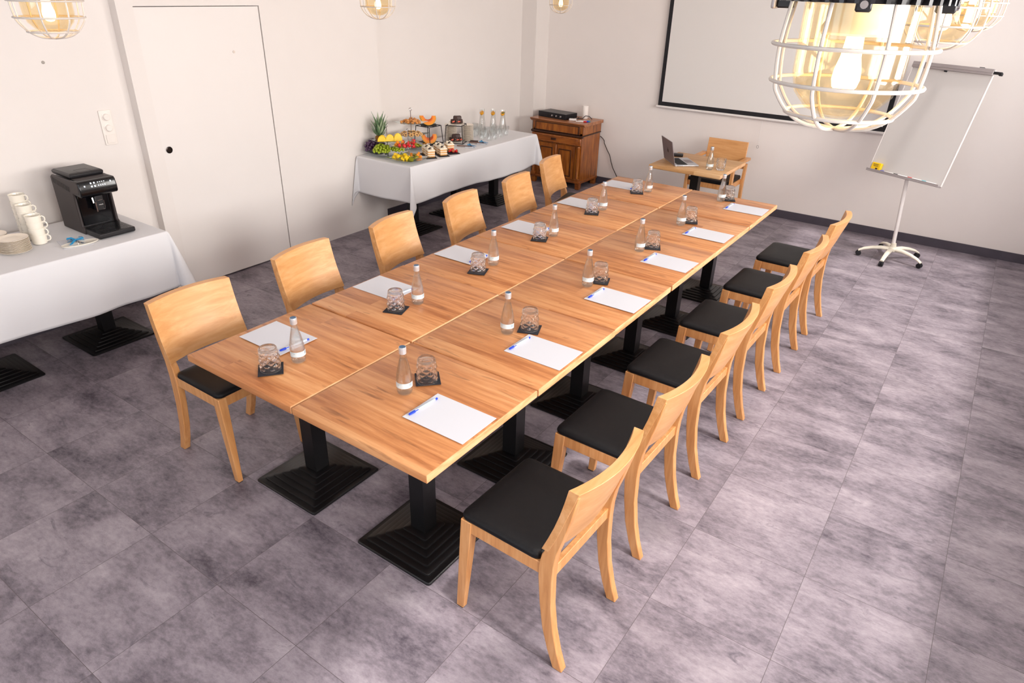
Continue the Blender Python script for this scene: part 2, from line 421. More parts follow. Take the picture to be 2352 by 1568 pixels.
def structure(name, mb, mat, parent=None, bevel=0):
    o = obj(name, mb, mat, parent, bevel)
    if parent is None: o['kind'] = 'structure'
    return o
ORD = ['nearest the camera', 'second from the camera', 'third from the camera', 'fourth from the camera', 'fifth from the camera', 'farthest from the camera']
NTH = ['first', 'second', 'third', 'fourth', 'fifth', 'sixth', 'seventh', 'eighth', 'ninth', 'tenth', 'eleventh', 'twelfth', 'thirteenth', 'fourteenth', 'fifteenth', 'sixteenth', 'seventeenth', 'eighteenth', 'nineteenth', 'twentieth', 'twenty-first', 'twenty-second']

# ------------------------------------------------------------------ the room
XA, XB, XC = -3.145, -3.06, -3.18          # left wall: by the coffee table, around the door, recess
YF = 6.55; YN = -3.2; ZC = 2.85
structure('floor', MB().box((0, 1.7, -.05), (7.2, 10.6, .1)), M['floor'])
cl_ = MB()
for x0, x1, y0, y1 in ((-3.6, RX0, -3.6, 7.0), (RX1, 3.6, -3.6, 7.0), (RX0, RX1, -3.6, RY0), (RX0, RX1, RY1, 7.0)): cl_.box(((x0 + x1) / 2, (y0 + y1) / 2, ZC + .05), (x1 - x0, y1 - y0, .1))
structure('ceiling', cl_, M['ceiling'])
rb = MB()
for y in (RY0 + .02, .4, 3.2, RY1 - .02): rb.box(((RX0 + RX1) / 2, y, ZC + .05), (RX1 - RX0, .04, .08))
rb.box((1.80, (RY0 + RY1) / 2, ZC + .05), (.07, RY1 - RY0, .10))
rwin = structure('window_5', rb, M['whitemetal'])
obj('pane', MB().box(((RX0 + RX1) / 2, (RY0 + RY1) / 2, ZC + .104), (RX1 - RX0, RY1 - RY0, .006)), M['thin'], rwin)
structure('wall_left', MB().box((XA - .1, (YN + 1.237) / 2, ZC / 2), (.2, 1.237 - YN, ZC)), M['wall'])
# wall around the sliding door, with a real opening
wl = MB(); D0, D1, DZ = 1.352, 2.355, 2.072
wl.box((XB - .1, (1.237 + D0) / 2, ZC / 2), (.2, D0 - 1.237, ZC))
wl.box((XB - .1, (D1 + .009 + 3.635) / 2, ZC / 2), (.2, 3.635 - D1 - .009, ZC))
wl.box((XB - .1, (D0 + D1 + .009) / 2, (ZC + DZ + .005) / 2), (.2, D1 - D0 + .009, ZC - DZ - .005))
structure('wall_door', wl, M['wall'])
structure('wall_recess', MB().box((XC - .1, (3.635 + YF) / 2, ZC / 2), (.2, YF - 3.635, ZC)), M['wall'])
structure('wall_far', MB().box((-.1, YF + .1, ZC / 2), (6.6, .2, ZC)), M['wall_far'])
structure('trim_1', MB().box(((XC - 2.97) / 2, (6.255 + YF) / 2, ZC / 2), (-2.97 - XC, YF - 6.255, ZC)), M['wall'])
d = structure('door_1', MB().box((XB - .022, (D0 + D1) / 2, (DZ + .012) / 2), (.04, D1 - D0, DZ - .012)), M['door'])
kn = MB().lathe([(0, 0), (.024, 0), (.025, .004), (.019, .006), (.016, .002), (0, .002)], 24, (0, 0, 0), Matrix.Rotation(R(90), 3, 'Y'))
obj('flush_pull', kn, plain('dark_chrome', '#3b3432', .25, metal=.9), d, loc=(XB - .001, 1.400, 1.108))
structure('trim_2', MB().box((XB - .17, (D0 + D1) / 2, DZ / 2), (.02, D1 - D0 + .1, DZ)), M['gap'])
# right wall with three windows, rear wall with one added, unseen, for cool fill
def wall_with_openings(name, along, span, fixed, thick, openings, z0, z1, mat):
    mb = MB(); a0, a1 = span
    def seg(p, q, lo, hi):
        if q - p < 1e-4 or hi - lo < 1e-4: return
        if along == 'Y': mb.box((fixed, (p + q) / 2, (lo + hi) / 2), (thick, q - p, hi - lo))
        else: mb.box(((p + q) / 2, fixed, (lo + hi) / 2), (q - p, thick, hi - lo))
    cur = a0
    for p, q in openings:
        seg(cur, p, 0, ZC); seg(p, q, 0, z0); seg(p, q, z1, ZC); cur = q
    seg(cur, a1, 0, ZC)
    return structure(name, mb, mat)
WZ0, WZ1 = 1.40, 2.60
wall_with_openings('wall_right', 'Y', (YN, YF), WX + .15, .3, WIN_Y, WZ0, WZ1, M['wall'])
wall_with_openings('wall_front', 'X', (XA, WX), YN - .1, .2, [(-.9, 1.7)], WZ0, WZ1, M['wall'])
for i, (a, b) in enumerate(WIN_Y):
    fr = MB(); xx = WX + .16; c = (a + b) / 2
    for y in (a + .03, c, b - .03): fr.box((xx, y, (WZ0 + WZ1) / 2), (.06, .06, WZ1 - WZ0))
    for z in (WZ0 + .03, WZ1 - .03): fr.box((xx, c, z), (.059, b - a, .06))
    wobj = structure('window_%d' % (i + 1), fr, M['whitemetal'])
    obj('pane', MB().box((xx, c, (WZ0 + WZ1) / 2), (.006, b - a - .08, WZ1 - WZ0 - .08)), M['thin'], wobj)
fr = MB()
for x in (-.87, .4, 1.67): fr.box((x, YN - .1, (WZ0 + WZ1) / 2), (.06, .06, WZ1 - WZ0))
for z in (WZ0 + .03, WZ1 - .03): fr.box((.4, YN - .1, z), (2.6, .059, .06))
wobj = structure('window_4', fr, M['whitemetal'])  # unseen window added to carry the cool rear fill
obj('pane', MB().box((.4, YN - .1, (WZ0 + WZ1) / 2), (2.52, .006, WZ1 - WZ0 - .08)), M['thin'], wobj)
structure('baseboard_far', MB().box((.015, YF - .006, .044), (5.97, .012, .088)), M['skirting'])
structure('baseboard_left', MB().box((XA + .006, (YN + 1.237) / 2, .044), (.012, 1.237 - YN, .088)), M['skirting'])
structure('baseboard_recess', MB().box((XC + .006, (3.635 + 6.255) / 2, .044), (.012, 6.255 - 3.635, .088)), M['skirting'])
structure('baseboard_right', MB().box((WX - .006, (YN + YF - .012) / 2, .044), (.012, YF - .012 - YN, .088)), M['skirting'])

# switch panel, wall plugs
t = thing('switch_panel', 'cream wall panel with two dimmer dials above one rocker switch', 'light switch', (XA, 1.035, 1.31))
obj('frame', MB().box((.005, 0, 0), (.010, .084, .235)), M['switch'], t, .003)
for dz in (.072, -.002):
    obj('dimmer_dial', MB().lathe([(.029, 0), (.029, .003), (.024, .004), (.021, .016), (.019, .018), (0, .018)], 28, (.010, 0, dz), Matrix.Rotation(R(90), 3, 'Y')), M['switch'], t)
obj('rocker', MB().box((.0125, 0, -.076), (.005, .060, .060), ry=R(2)), M['switch'], t, .002)
for loc, lab in (((XA, .737, 1.754), 'small grey plug in the white wall below the left lamp'), ((XB, 2.079, 1.754), 'tiny pale plug set in the upper part of the white door')):
    tag(obj('wall_plug', MB().lathe([(.010, 0), (.010, .003), (.006, .004), (0, .004)], 14, (0, 0, 0), Matrix.Rotation(R(90), 3, 'Y')),
            plain('plug_grey', '#a09890' if loc[1] < 1 else '#dccfc4', .5), loc=loc), lab, 'wall plug')

# ------------------------------------------------------------------ conference tables
TH = .75
def post_mb():
    mb = MB().box((0, 0, .388), (.082, .082, .652)); return mb
def base_mb():
    rings = []
    def sq(h, z):
        q = []; rr = min(.012, h * .2)
        for sx, sy, a0 in ((1, 1, 0), (-1, 1, 90), (-1, -1, 180), (1, -1, 270)):
            for k in range(3):
                a = R(a0 + 45 * k); q.append(Vector((sx * (h - rr) + rr * math.cos(a), sy * (h - rr) + rr * math.sin(a), z)))
        return q
    prof = [(.214, 0), (.217, .004), (.217, .011), (.213, .015)]
    hs = [.188, .158, .128, .099, .070]; z = .015
    for h in hs:
        prof += [(h + .004, z + .001), (h + .001, z + .002), (h, z + .008), (h - .004, z + .0105)]
        z += .0105
    prof += [(.041, z + .002)]
    for h, zz in prof: rings.append(sq(h, zz))
    return MB().loft(rings)
def tabletop_mb(w, l, th=.036):
    mb = MB(); x, y = w / 2, l / 2; c = .004
    # chamfered slab: material 0 top/bottom and long sides, 1 the end-grain sides
    def rg(i, z): return [Vector((-x + i, -y + i, z)), Vector((x - i, -y + i, z)), Vector((x - i, y - i, z)), Vector((-x + i, y - i, z))]
    rs = [rg(c, -th), rg(0, -th + c), rg(0, -c * 1.2), rg(.0015, -c * .4), rg(c * 1.2, 0)]
    mb.loft(rs)
    n = len(rs) - 1
    for i in range(n):
        for k in range(4):
            if k in (1, 3): mb.mi[i * 4 + k] = 1
    return mb
POST, BASE = post_mb().mesh('post', M['iron']), base_mb().mesh('base', M['iron'], 25)
BASE_OFF = (.0067, -.014)
def make_table(label, x, y, w, l, z=TH, group=None, mats=None, rz=0):
    t = thing('conference_table', label, 'table', (x, y, 0), rz, group)
    tp = obj('tabletop', tabletop_mb(w, l), mats or [M['table'], M['table_edge']], t, .0015, 2, loc=(0, 0, z))
    obj('post', POST, None, t); obj('base', BASE, None, t)
    return t
Wt, Lt = .7208, .7108
jit = [(-.001, .0), (.0025, .002), (-.003, -.002), (.002, .003), (.0, -.002), (.002, .0)]
for side in (-1, 1):
    for i in range(6):
        dx, dz = jit[(i + (2 if side < 0 else 0)) % 6]
        make_table('oak table top on black iron pedestal, %s row, %s' % ('left-hand' if side < 0 else 'right-hand', ORD[i]),
                   side * Wt / 2 + dx, Lt * (i + .5), Wt - .006, Lt - .005 - abs(dz) * .3, TH + dz * .8, 'oak tables pushed together into one long table')

# ------------------------------------------------------------------ chairs
def chair_parts(parent):
    hw = .2225
    # rear legs
    fr = [(-.217, 0), (-.188, .08), (-.160, .18), (-.142, .30), (-.131, .42), (-.130, .475), (-.140, .53), (-.176, .61), (-.213, .73), (-.2455, .840)]
    bk = [(-.258, 0), (-.232, .08), (-.208, .18), (-.192, .30), (-.188, .42), (-.190, .49), (-.199, .56), (-.216, .62), (-.243, .73), (-.2655, .840)]
    for sx in (-1, 1):
        o = obj('leg', MB().prism(fr + bk[::-1], 'X', sx * hw, sx * (hw - .034)), M['beech'], parent, .003)
        obj('glide', MB().box((sx * (hw - .017), -.2375, .002), (.028, .034, .004)), M['glide'], o)
    for sx in (-1, 1):
        mb = MB(); rings = []
        for z, y0, y1, th in ((.004, .222, .257, .028), (.40, .182, .232, .042), (.485, .176, .226, .045)):
            rings.append([Vector((sx * (hw - (0 if z > .3 else .002)), y0, z)), Vector((sx * (hw - (0 if z > .3 else .002)), y1, z)), Vector((sx * (hw - th), y1, z)), Vector((sx * (hw - th), y0, z))])
        mb.loft(rings); o = obj('leg', mb, M['beech'], parent, .003)
        obj('glide', MB().box((sx * (hw - .015), .2395, .002), (.022, .028, .004)), M['glide'], o)
    fm = MB()
    for sx in (-1, 1): fm.box((sx * (hw - .016), .02, .457), (.024, .33, .054))
    fm.box((0, .206, .457), (.37, .024, .054)); fm.box((0, -.168, .443), (.385, .024, .050))
    obj('seat_frame', fm, M['beech'], parent, .003)
    # cushion
    mb = MB(); rings = []
    def rr(hx, y0, y1, z, c):
        q = []
        for cx, cy, a0 in ((hx - c, y1 - c, 0), (-hx + c, y1 - c, 90), (-hx + c, y0 + c, 180), (hx - c, y0 + c, 270)):
            for k in range(5):
                a = R(a0 + 22.5 * k); q.append(Vector((cx + c * math.cos(a), cy + c * math.sin(a), z)))
        return q
    for hx, y0, y1, z in ((.217, -.131, .220, .4845), (.222, -.130, .228, .490), (.223, -.129, .231, .499), (.219, -.126, .228, .509), (.205, -.115, .216, .5165), (.17, -.085, .185, .521), (.10, -.03, .12, .524)):
        rings.append(rr(hx, y0, y1, z, .03))
    mb.loft(rings); obj('seat_cushion', mb, M['cushion'], parent, angle=60)
    # curved plywood back
    mb = MB(); n = 15; rings = []
    for i in range(n):
        x = -(hw + .001) + 2 * (hw + .001) * i / (n - 1); s = .042 * (1 - (x / hw) ** 2)
        def yf(z): return -.138 - .0945 * (z - .54) / .315 - .010 * math.sin(PI * (z - .54) / .315) + .006 - s
        q = []
        zb, zt = .556, .857
        for k in range(6):
            z = zb + (zt - zb) * k / 5; q.append(Vector((x, yf(z), z)))
        for k in range(5, -1, -1):
            z = zb + (zt - zb) * k / 5; q.append(Vector((x, yf(z) - (.028 + .012 * max(0, k - 3) / 2), z)))
        rings.append(q)
    mb.loft(rings); obj('backrest', mb, M['beech_back'], parent, .0015, angle=40)
chair0 = thing('dining_chair', 'x', 'chair')
chair_parts(chair0)
used = False
def place_chair(x, y, rz, label, group):
    global used
    if not used:
        used = True; chair0.location = (x, y, 0); chair0.rotation_euler.z = rz; tag(chair0, label, 'chair', group); return chair0
    return dup(chair0, (x, y, 0), rz, label, group)
ry = [.351, 1.037, 1.733, 2.422, 3.134, 3.843]; rx = [.990, .983, .987, .996, 1.014, 1.019]; ra = [1.5, 1, 1, .5, 1, 1.5]
for i in range(6):
    place_chair(rx[i], ry[i], R(90 - ra[i]), 'beech chair with black seat on the right side of the table, %s' % ORD[i], 'beech chairs along the right side')
ly = [.295, 1.075, 1.83, 2.57, 3.31, 4.07]; lx = [-.893, -.94, -.93, -.93, -.93, -1.065]; la = [0, 7, 8, 8, 8, 11]
for i in range(6):
    place_chair(lx[i], ly[i], R(-90 + la[i]), 'beech chair facing right on the left side of the table, %s' % ORD[i], 'beech chairs along the left side')

# ------------------------------------------------------------------ place settings
def lathe_mesh(name, prof, mat, seg=32, angle=35): return MB().lathe(prof, seg).mesh(name, mat, angle)
# inverted cut tumbler: one closed shell, heavy base on top, diamond cuts round the wall
def tumbler_mb():
    mb = MB(); seg = 72
    def wall(z): return .0450 - .0052 * (z / .1)
    prof = [(.0430, .0004, 0), (.0446, .0008, 0)] + [(wall(z / 1000), z / 1000, 1 if 8 < z < 84 else 0) for z in range(4, 100, 4)] + [(.0388, .103, 0), (.0350, .1075, 0), (.026, .1085, 0), (.018, .1065, 0), (0, .1058, 0)]
    inner = [(0, .0935, 0), (.020, .0935, 0), (.031, .092, 0), (.0345, .086, 0), (.0362, .07, 0), (.0388, .04, 0), (.0412, .006, 0), (.0420, .0008, 0)]
    rings = []
    for r_, z, cut in prof + inner:
        ring = []
        for k in range(seg):
            a = 2 * PI * k / seg; rr_ = r_
            if cut:
                u = a * 7 / PI; v = z / .016
                d1 = abs(((u + v) % 2) - 1); d2 = abs(((u - v) % 2) - 1)
                rr_ = r_ + .0042 * min(d1, d2) * min(1, (z - .006) / .01) * min(1, (.088 - z) / .01) * 1.3 - .0010
            ring.append(Vector((max(rr_, 1e-5) * math.cos(a), max(rr_, 1e-5) * math.sin(a), z)))
        rings.append(ring)
    return mb.loft(rings, caps=False, closed=True)
tumbler0 = obj('tumbler', tumbler_mb(), M['tumbler'], angle=12)
bottle0 = thing('water_bottle', 'x', 'bottle')
bp_ = [(0, .001), (.026, .0005), (.0295, .003), (.0325, .012), (.0335, .030), (.0335, .060), (.0322, .082), (.0285, .106), (.0225, .135), (.0165, .160), (.0132, .180), (.0125, .190), (.0138, .192), (.0138, .196)]
obj('glass_body', MB().lathe(bp_, 28), M['bottle'], bottle0)
obj('water', MB().lathe([(0, .006), (.027, .006), (.0305, .014), (.0312, .060), (.0300, .082), (.0265, .106), (.0205, .135), (.0150, .158), (0, .158)], 24), M['water'], bottle0)
o = obj('cap', MB().lathe([(.0148, .186), (.0155, .190), (.0150, .197), (.0156, .199), (.0156, .213), (.0148, .2155)], 24), M['cap'], bottle0)
obj('cap_top', MB().lathe([(.0130, .2150), (.0130, .2165), (.011, .2158), (0, .2158)], 24), M['captop'], o)
lb = MB(); n = 14; vs = []; 
for i in range(n + 1):
    a = R(-75 + 160 * i / n)
    for r, z in ((.0341, .036), (.0341, .060)): vs.append(Vector((r * math.sin(a), -r * math.cos(a), z)))
lb.add(vs, [(2 * i, 2 * i + 2, 2 * i + 3, 2 * i + 1) for i in range(n)])
o = obj('label_sticker', lb, M['label'], bottle0)
lb = MB()
def patch(mb, a0, a1, z0, z1, r=.0344, n=4):
    vs = []
    for i in range(n + 1):
        a = R(a0 + (a1 - a0) * i / n)
        for z in (z0, z1): vs.append(Vector((r * math.sin(a), -r * math.cos(a), z)))
    mb.add(vs, [(2 * i, 2 * i + 2, 2 * i + 3, 2 * i + 1) for i in range(n)])
patch(lb, 45, 70, .044, .058); obj('printed_block', lb, M['labelgrey'], o)
lb = MB(); patch(lb, -65, -10, .0555, .057); obj('printed_line', lb, M['labelgrey'], o)
lb = MB(); patch(lb, -40, -30, .050, .053); obj('printed_mark', lb, M['labelgrey'], o)
coaster0 = obj('coaster', MB().box((0, 0, .002), (.106, .106, .004)), M['felt'], None, .0008, 1)
paper0 = obj('paper_sheet', MB().box((0, 0, .0006), (.303, .214, .0012)), M['paper'])
pen0 = thing('ballpoint_pen', 'x', 'pen')
RX = Matrix.Rotation(R(90), 3, 'X')
obj('barrel', MB().lathe([(.0042, -.062), (.0042, .066)], 10, (0, 0, .0052), RX), M['penclear'], pen0)
obj('refill', MB().lathe([(.0014, -.06), (.0014, .03)], 6, (0, 0, .0102), RX), M['labelgrey'], pen0)
mb = MB().lathe([(.0052, .055), (.0054, .062), (.0048, .084), (.003, .087)], 12, (0, 0, .0054), RX)
obj('cap', mb, M['blue'], pen0)
obj('clip', MB().box((.0056, -.062, .0085), (.0035, .045, .0035)), M['blue'], pen0, .001, 1)
obj('end_plug', MB().lathe([(.0046, -.070), (.0046, -.058)], 10, (0, 0, .0054), RX), M['blue'], pen0)
first = {}
def put(proto, key, loc, rz, label, group, cat):
    if key not in first:
        first[key] = True; proto.location = loc; proto.rotation_euler.z = rz; tag(proto, label, cat, group); return proto
    return dup(proto, loc, rz, label, group)
RB = [(.285, .357), (.306, 1.065), (.327, 1.83), (.309, 2.552), (.306, 3.252), (.316, 4.066)]
RG = [(.298, .482), (.372, 1.164), (.350, 1.939), (.348, 2.669), (.333, 3.368), (.351, 4.145)]
LB = [(-.271, .265), (-.272, 1.056), (-.293, 1.763), (-.291, 2.455), (-.321, 3.223), (-.269, 3.933)]
LG = [(-.306, .141), (-.306, .925), (-.297, 1.614), (-.326, 2.334), (-.342, 3.089), (-.331, 3.845)]
RP = [(.552, .325), (.553, 1.010), (.555, 1.763), (.551, 2.481), (.549, 3.162), (.560, 3.962)]
LP = [(-.528, .354), (-.552, 1.100), (-.543, 1.778), (-.527, 2.482), (-.545, 3.262), (-.537, 3.985)]
RCA = [46, 22, 20, 25, 22, 25]; LCA = [52, 20, 22, 24, 25, 28]
Zt = TH + .003
for side, Bs, Gs, Ps, CA in (('right', RB, RG, RP, RCA), ('left', LB, LG, LP, LCA)):
    for i in range(6):
        sd = 'on the %s-hand table, %s' % (side, ORD[i])
        put(coaster0, 'c', (Gs[i][0] - (.008 if i == 0 and side == 'right' else 0), Gs[i][1] + (.012 if i == 0 and side == 'right' else 0), Zt), R(CA[i] + 0), 'square black coaster under the tumbler %s' % sd, 'black coasters on the long table', 'coaster')
        put(tumbler0, 't', (Gs[i][0], Gs[i][1], Zt + .004), R(17 * i), 'upturned cut glass tumbler %s' % sd, 'upturned tumblers on the long table', 'glass')
        put(bottle0, 'b', (Bs[i][0], Bs[i][1], Zt), R([35, 20, 40, 60, 30, 55][i] + (0 if side == 'right' else 25)), 'small clear water bottle with silver cap %s' % sd, 'water bottles on the long table', 'bottle')
        put(paper0, 'p', (Ps[i][0], Ps[i][1], Zt), R([0, .3, -.6, -.8, -.4, 1.2][i]), 'blank white paper sheet %s' % sd, 'paper sheets on the long table', 'paper')
        px = Ps[i][0] + (-.128 if side == 'right' else .130)
        put(pen0, 'n', (px, Ps[i][1] + .0, Zt + .0014), R(-4) if side == 'right' else R(-5), 'blue capped pen on the %s paper, %s' % (side, ORD[i]), 'pens on the paper sheets', 'pen')

# ------------------------------------------------------------------ side tables under cloths
for i, y in enumerate((3.63, 4.33, 5.03)):
    t = make_table('oak table on black pedestal hidden under the buffet cloth, %s' % ['near end', 'middle', 'far end'][i], -2.69, y, .66, .695, .749, 'tables under the buffet cloth')
for i, y in enumerate((.507, -.22)):
    t = make_table('oak table on black pedestal under the coffee cloth, %s' % ['by the door', 'at the left edge'][i], -2.73, y, .66, .72, .749, 'tables under the coffee cloth')
def cloth(name, x0, x1, y0, y1, z, drop, label, back=True, seed=1, wave=.012, tip=1.0):
    """x1 is the room side, x0 the wall side"""
    rnd = random.Random(seed); ph = [rnd.random() * 6 for _ in range(8)]
    step = .04
    def axis(a, b):
        n = int((b - a) / .09); inner = [a + (b - a) * i / n for i in range(n + 1)]
        k = 11; lo = [a - drop * (1 - i / k) for i in range(k)]; hi = [b + drop * (i + 1) / k for i in range(k)]
        return lo + [a - .005, a, a + .005] + inner[1:-1] + [b - .005, b, b + .005] + hi
    xs, ys = axis(x0, x1), axis(y0, y1)
    def P(s, t):
        ox = s - x1 if s > x1 else (s - x0 if s < x0 else 0); oy = t - y1 if t > y1 else (t - y0 if t < y0 else 0)
        cx, cy = min(max(s, x0), x1), min(max(t, y0), y1)
        r = math.hypot(ox, oy)
        if r == 0: return (cx, cy, z + .0015 * math.sin(s * 9 + ph[0]) * math.sin(t * 7 + ph[1]))
        ax, ay = abs(ox), abs(oy)
        dx, dy = (ox > 0) - (ox < 0), (oy > 0) - (oy < 0)
        drp = r; fall = max(0, min(1, r / drop))
        if ax and ay:
            th = math.atan2(ay, ax); k = math.sin(2 * th)
            out = .26 * k * r * tip + .006
            rp = .012 * fall * math.sin(th * 6)
            hx = math.cos(th) * out + .008 + rp * math.sin(th); hy = math.sin(th) * out + .008 - rp * math.cos(th)
            # leave the fold leaning along the long side
            if dx < 0: hx = min(hx, .012)
            drp = r * (1 - .03 * k)
            return (cx + dx * hx, cy + dy * hy, z - drp + .004)
        u = cy if ax else cx
        wv = wave * fall * (math.sin(u * 5.1 + ph[2]) + .6 * math.sin(u * 11.3 + ph[3]) + .35 * math.sin(u * 23 + ph[4]))
        out = .008 + .035 * fall * .4 + wv
        if ax and dx < 0: out = .010
        hem = .012 * math.sin(u * 3.1 + ph[5]) * fall
        out += .010 * fall * math.sin((u + r * .55) * 17 + ph[6]) * max(0, math.sin(u * 1.9 + ph[7])) ** 2
        return (cx + dx * (out if ax else 0), cy + dy * (out if ay else 0), z - r + .004 + hem)
    mb = MB(); nx, ny = len(xs), len(ys)
    mb.add([P(s, t) for s in xs for t in ys], [(i * ny + j, (i + 1) * ny + j, (i + 1) * ny + j + 1, i * ny + j + 1) for i in range(nx - 1) for j in range(ny - 1)])
    o = obj(name, mb, M['linen'], None, sub=1, angle=180)
    sd = o.modifiers.new('thick', 'SOLIDIFY'); sd.thickness = .0015; sd.offset = 1
    return tag(o, label, 'tablecloth')
cloth('tablecloth', -3.035, -2.345, 3.255, 5.37, .7575, .352, 'white tablecloth draped over the buffet tables by the far left wall', seed=4, wave=.013)
cloth('tablecloth', -3.075, -2.35, -.62, .872, .7575, .392, 'white tablecloth draped over the coffee table at the left edge', seed=9, wave=.009)
ZB = .7605     # cloth surface

# ------------------------------------------------------------------ coffee table
cm = thing('coffee_machine', 'black fully automatic coffee machine on the white cloth', 'coffee machine', (-2.955, .632, ZB))
hw = .119     # y half width; x: 0 back .. .36 front
side = [(0, .0), (.285, .0), (.285, .03), (.262, .05), (.262, .262), (.345, .270), (.352, .300), (.352, .335), (.340, .350), (.02, .350), (0, .335)]
mb = MB()
for sy in (-1, 1): mb.prism(side, 'Y', sy * hw, sy * (hw - .016))
obj('side_panel', MB().prism(side, 'Y', -hw, -(hw - .016)), M['machineside'], cm, .005)
obj('side_panel', MB().prism(side, 'Y', hw, hw - .016), M['machineside'], cm, .005)
obj('body', MB().box((.118, 0, .17), (.236, 2 * (hw - .017), .338)), M['blackplastic'], cm, .003)
obj('front_recess', MB().box((.240, 0, .152), (.008, 2 * (hw - .026), .215)), M['pianoblack'], cm, .002)
mb = MB(); prof = [(.255, .256), (.353, .250), (.366, .262), (.366, .300), (.352, .346), (.335, .352), (.255, .352)]
pn = obj('control_panel', MB().prism(prof, 'Y', -hw + .002, hw - .002), M['pianoblack'], cm, .008, 3)
ic = MB()
def on_panel(y, s, w, h):       # on the tilted glass face, s=0 bottom .. 1 top
    a = Vector((.3663, 0, .300)); b = Vector((.3523, 0, .346)); dirv = (b - a); L_ = dirv.length; dirv /= L_
    nrm = Vector((dirv.z, 0, -dirv.x))
    c = a + dirv * L_ * s + nrm * .0006 + Vector((0, y, 0)); t_ = Vector((0, 1, 0))
    ic.add([c - t_ * w / 2 - dirv * h / 2, c + t_ * w / 2 - dirv * h / 2, c + t_ * w / 2 + dirv * h / 2, c - t_ * w / 2 + dirv * h / 2], [(0, 1, 2, 3)])
for j, s in enumerate((.30, .72)):
    for k in range(2): on_panel(-.038 + .020 * k, s, .009, .010)
    for k in range(4): on_panel(.004 + .013 * k, s, .006, .007 - .002 * j)
on_panel(-.080, .45, .008, .009); on_panel(.082, .60, .008, .009)
obj('icons', ic, M['screenlit'], pn)
# top lid with sloping edge
rings = []
for x0, x1, h_, z in ((.012, .245, .098, .351), (.008, .250, .104, .362), (.008, .250, .106, .376), (.02, .235, .095, .384)):
    rings.append([Vector((x0, -h_, z)), Vector((x1, -h_, z)), Vector((x1, h_, z)), Vector((x0, h_, z))])
ld = obj('bean_lid', MB().loft(rings), M['blackplastic'], cm, .004)
mb = MB()
for a in ((.125, -.002, .001, .07), (.18, .033, .11, .001)): pass
mb.box((.16, 0, .3845), (.0015, .075, .001)); mb.box((.20, .0375, .3845), (.08, .0015, .001)); mb.box((.20, -.0375, .3845), (.08, .0015, .001))
obj('lid_groove', mb, M['pianoblack'], ld)
obj('top_deck', MB().box((.285, 0, .3525), (.07, .2, .004)), M['machineside'], cm, .002)
vents = MB()
for k in range(13): vents.box((.03 + .0165 * k, -hw - .0006, .318 - .0025 * k), (.004, .0016, .034), ry=R(14))
obj('vent_slots', vents, M['pianoblack'], cm)
sp = obj('spout', MB().box((.275, .012, .185), (.05, .052, .10)), M['blackplastic'], cm, .006)
ch = MB(); ch.box((.302, -.016, .165), (.004, .007, .062)); ch.box((.3015, .014, .205), (.003, .03, .003)); ch.box((.3015, .037, .175), (.003, .002, .05)); ch.box((.3015, .03, .145), (.003, .014, .003))
obj('chrome_trim', ch, M['chrome'], sp)
cu = bpy.data.curves.new('t', 'FONT'); cu.body = 'PHILIPS'; cu.size = .0085; cu.extrude = .0003; cu.align_x = 'CENTER'
to = bpy.data.objects.new('t', cu); COL.objects.link(to); dg = bpy.context.evaluated_depsgraph_get(); dg.update()
me = bpy.data.meshes.new_from_object(to.evaluated_get(dg)); bpy.data.objects.remove(to); bpy.data.curves.remove(cu)
me.transform(Matrix.Translation((.3008, .016, .172)) @ Matrix.Rotation(R(90), 4, 'Z') @ Matrix.Rotation(R(90), 4, 'X')); me.materials.clear(); me.materials.append(M['whitemetal'])
obj('lettering', me, None, sp)
obj('steam_wand', MB().tube([(.262, -.02, .225), (.285, -.022, .222), (.29, -.022, .19)], .006, 10), M['chrome'], cm)
tr = obj('drip_tray', MB().prism([(.236, .002), (.455, .002), (.468, .010), (.468, .036), (.236, .036)], 'Y', -hw + .006, hw - .004), M['blackplastic'], cm, .005)
gr = MB()
for k in range(9): gr.box((.275 + .021 * k, 0, .0368), (.012, .19, .002))
obj('grille', gr, M['pianoblack'], tr)

# cups
cup0 = thing('coffee_cup', 'x', 'cup')
obj('bowl', MB().lathe([(0, .004), (.026, .004), (.028, 0), (.034, .001), (.0395, .006), (.0425, .02), (.0440, .045), (.0450, .062), (.0438, .0625), (.042, .058), (.040, .02), (.030, .010), (0, .009)], 28), M['porcelain'], cup0)
hp = [(.043, .052), (.054, .056), (.064, .048), (.065, .034), (.058, .022), (.0425, .018)]
obj('handle', MB().tube([(x, 0, z) for x, z in hp], .0042, 8), M['porcelain'], cup0)
stacks = [((-2.715, .262), 4, 'front'), ((-2.835, .272), 5, 'middle'), ((-2.955, .293), 6, 'rear')]
for (x, y), n, nm in stacks:
    for k in range(n):
        put(cup0, 'cup', (x + (.001 if k % 2 else 0), y, ZB + .0405 * k), R([48, 40, 58, 44, 52, 40][k]), 'cream coffee cup, %s from the top of the %s cup stack' % (NTH[n - 1 - k], nm), '%s stack of coffee cups' % nm, 'cup')
# saucers
sc0 = obj('saucer', MB().lathe([(0, .003), (.045, .003), (.050, 0), (.054, .002), (.080, .0085), (.085, .0105), (.0845, .012), (.078, .0105), (.052, .006), (.046, .0065), (0, .0065)], 36), M['porcelaintop'])
for (x, y), n, nm in (((-2.678, .108), 12, 'front'), ((-2.865, .062), 11, 'rear')):
    for k in range(n):
        put(sc0, 'sauc', (x + .0012 * math.sin(k * 2.1), y + .0012 * math.cos(k * 3.3), ZB + .0068 * k), 0, 'cream saucer, %s from the top of the %s saucer stack' % (NTH[n - 1 - k], nm), '%s stack of saucers' % nm, 'saucer')

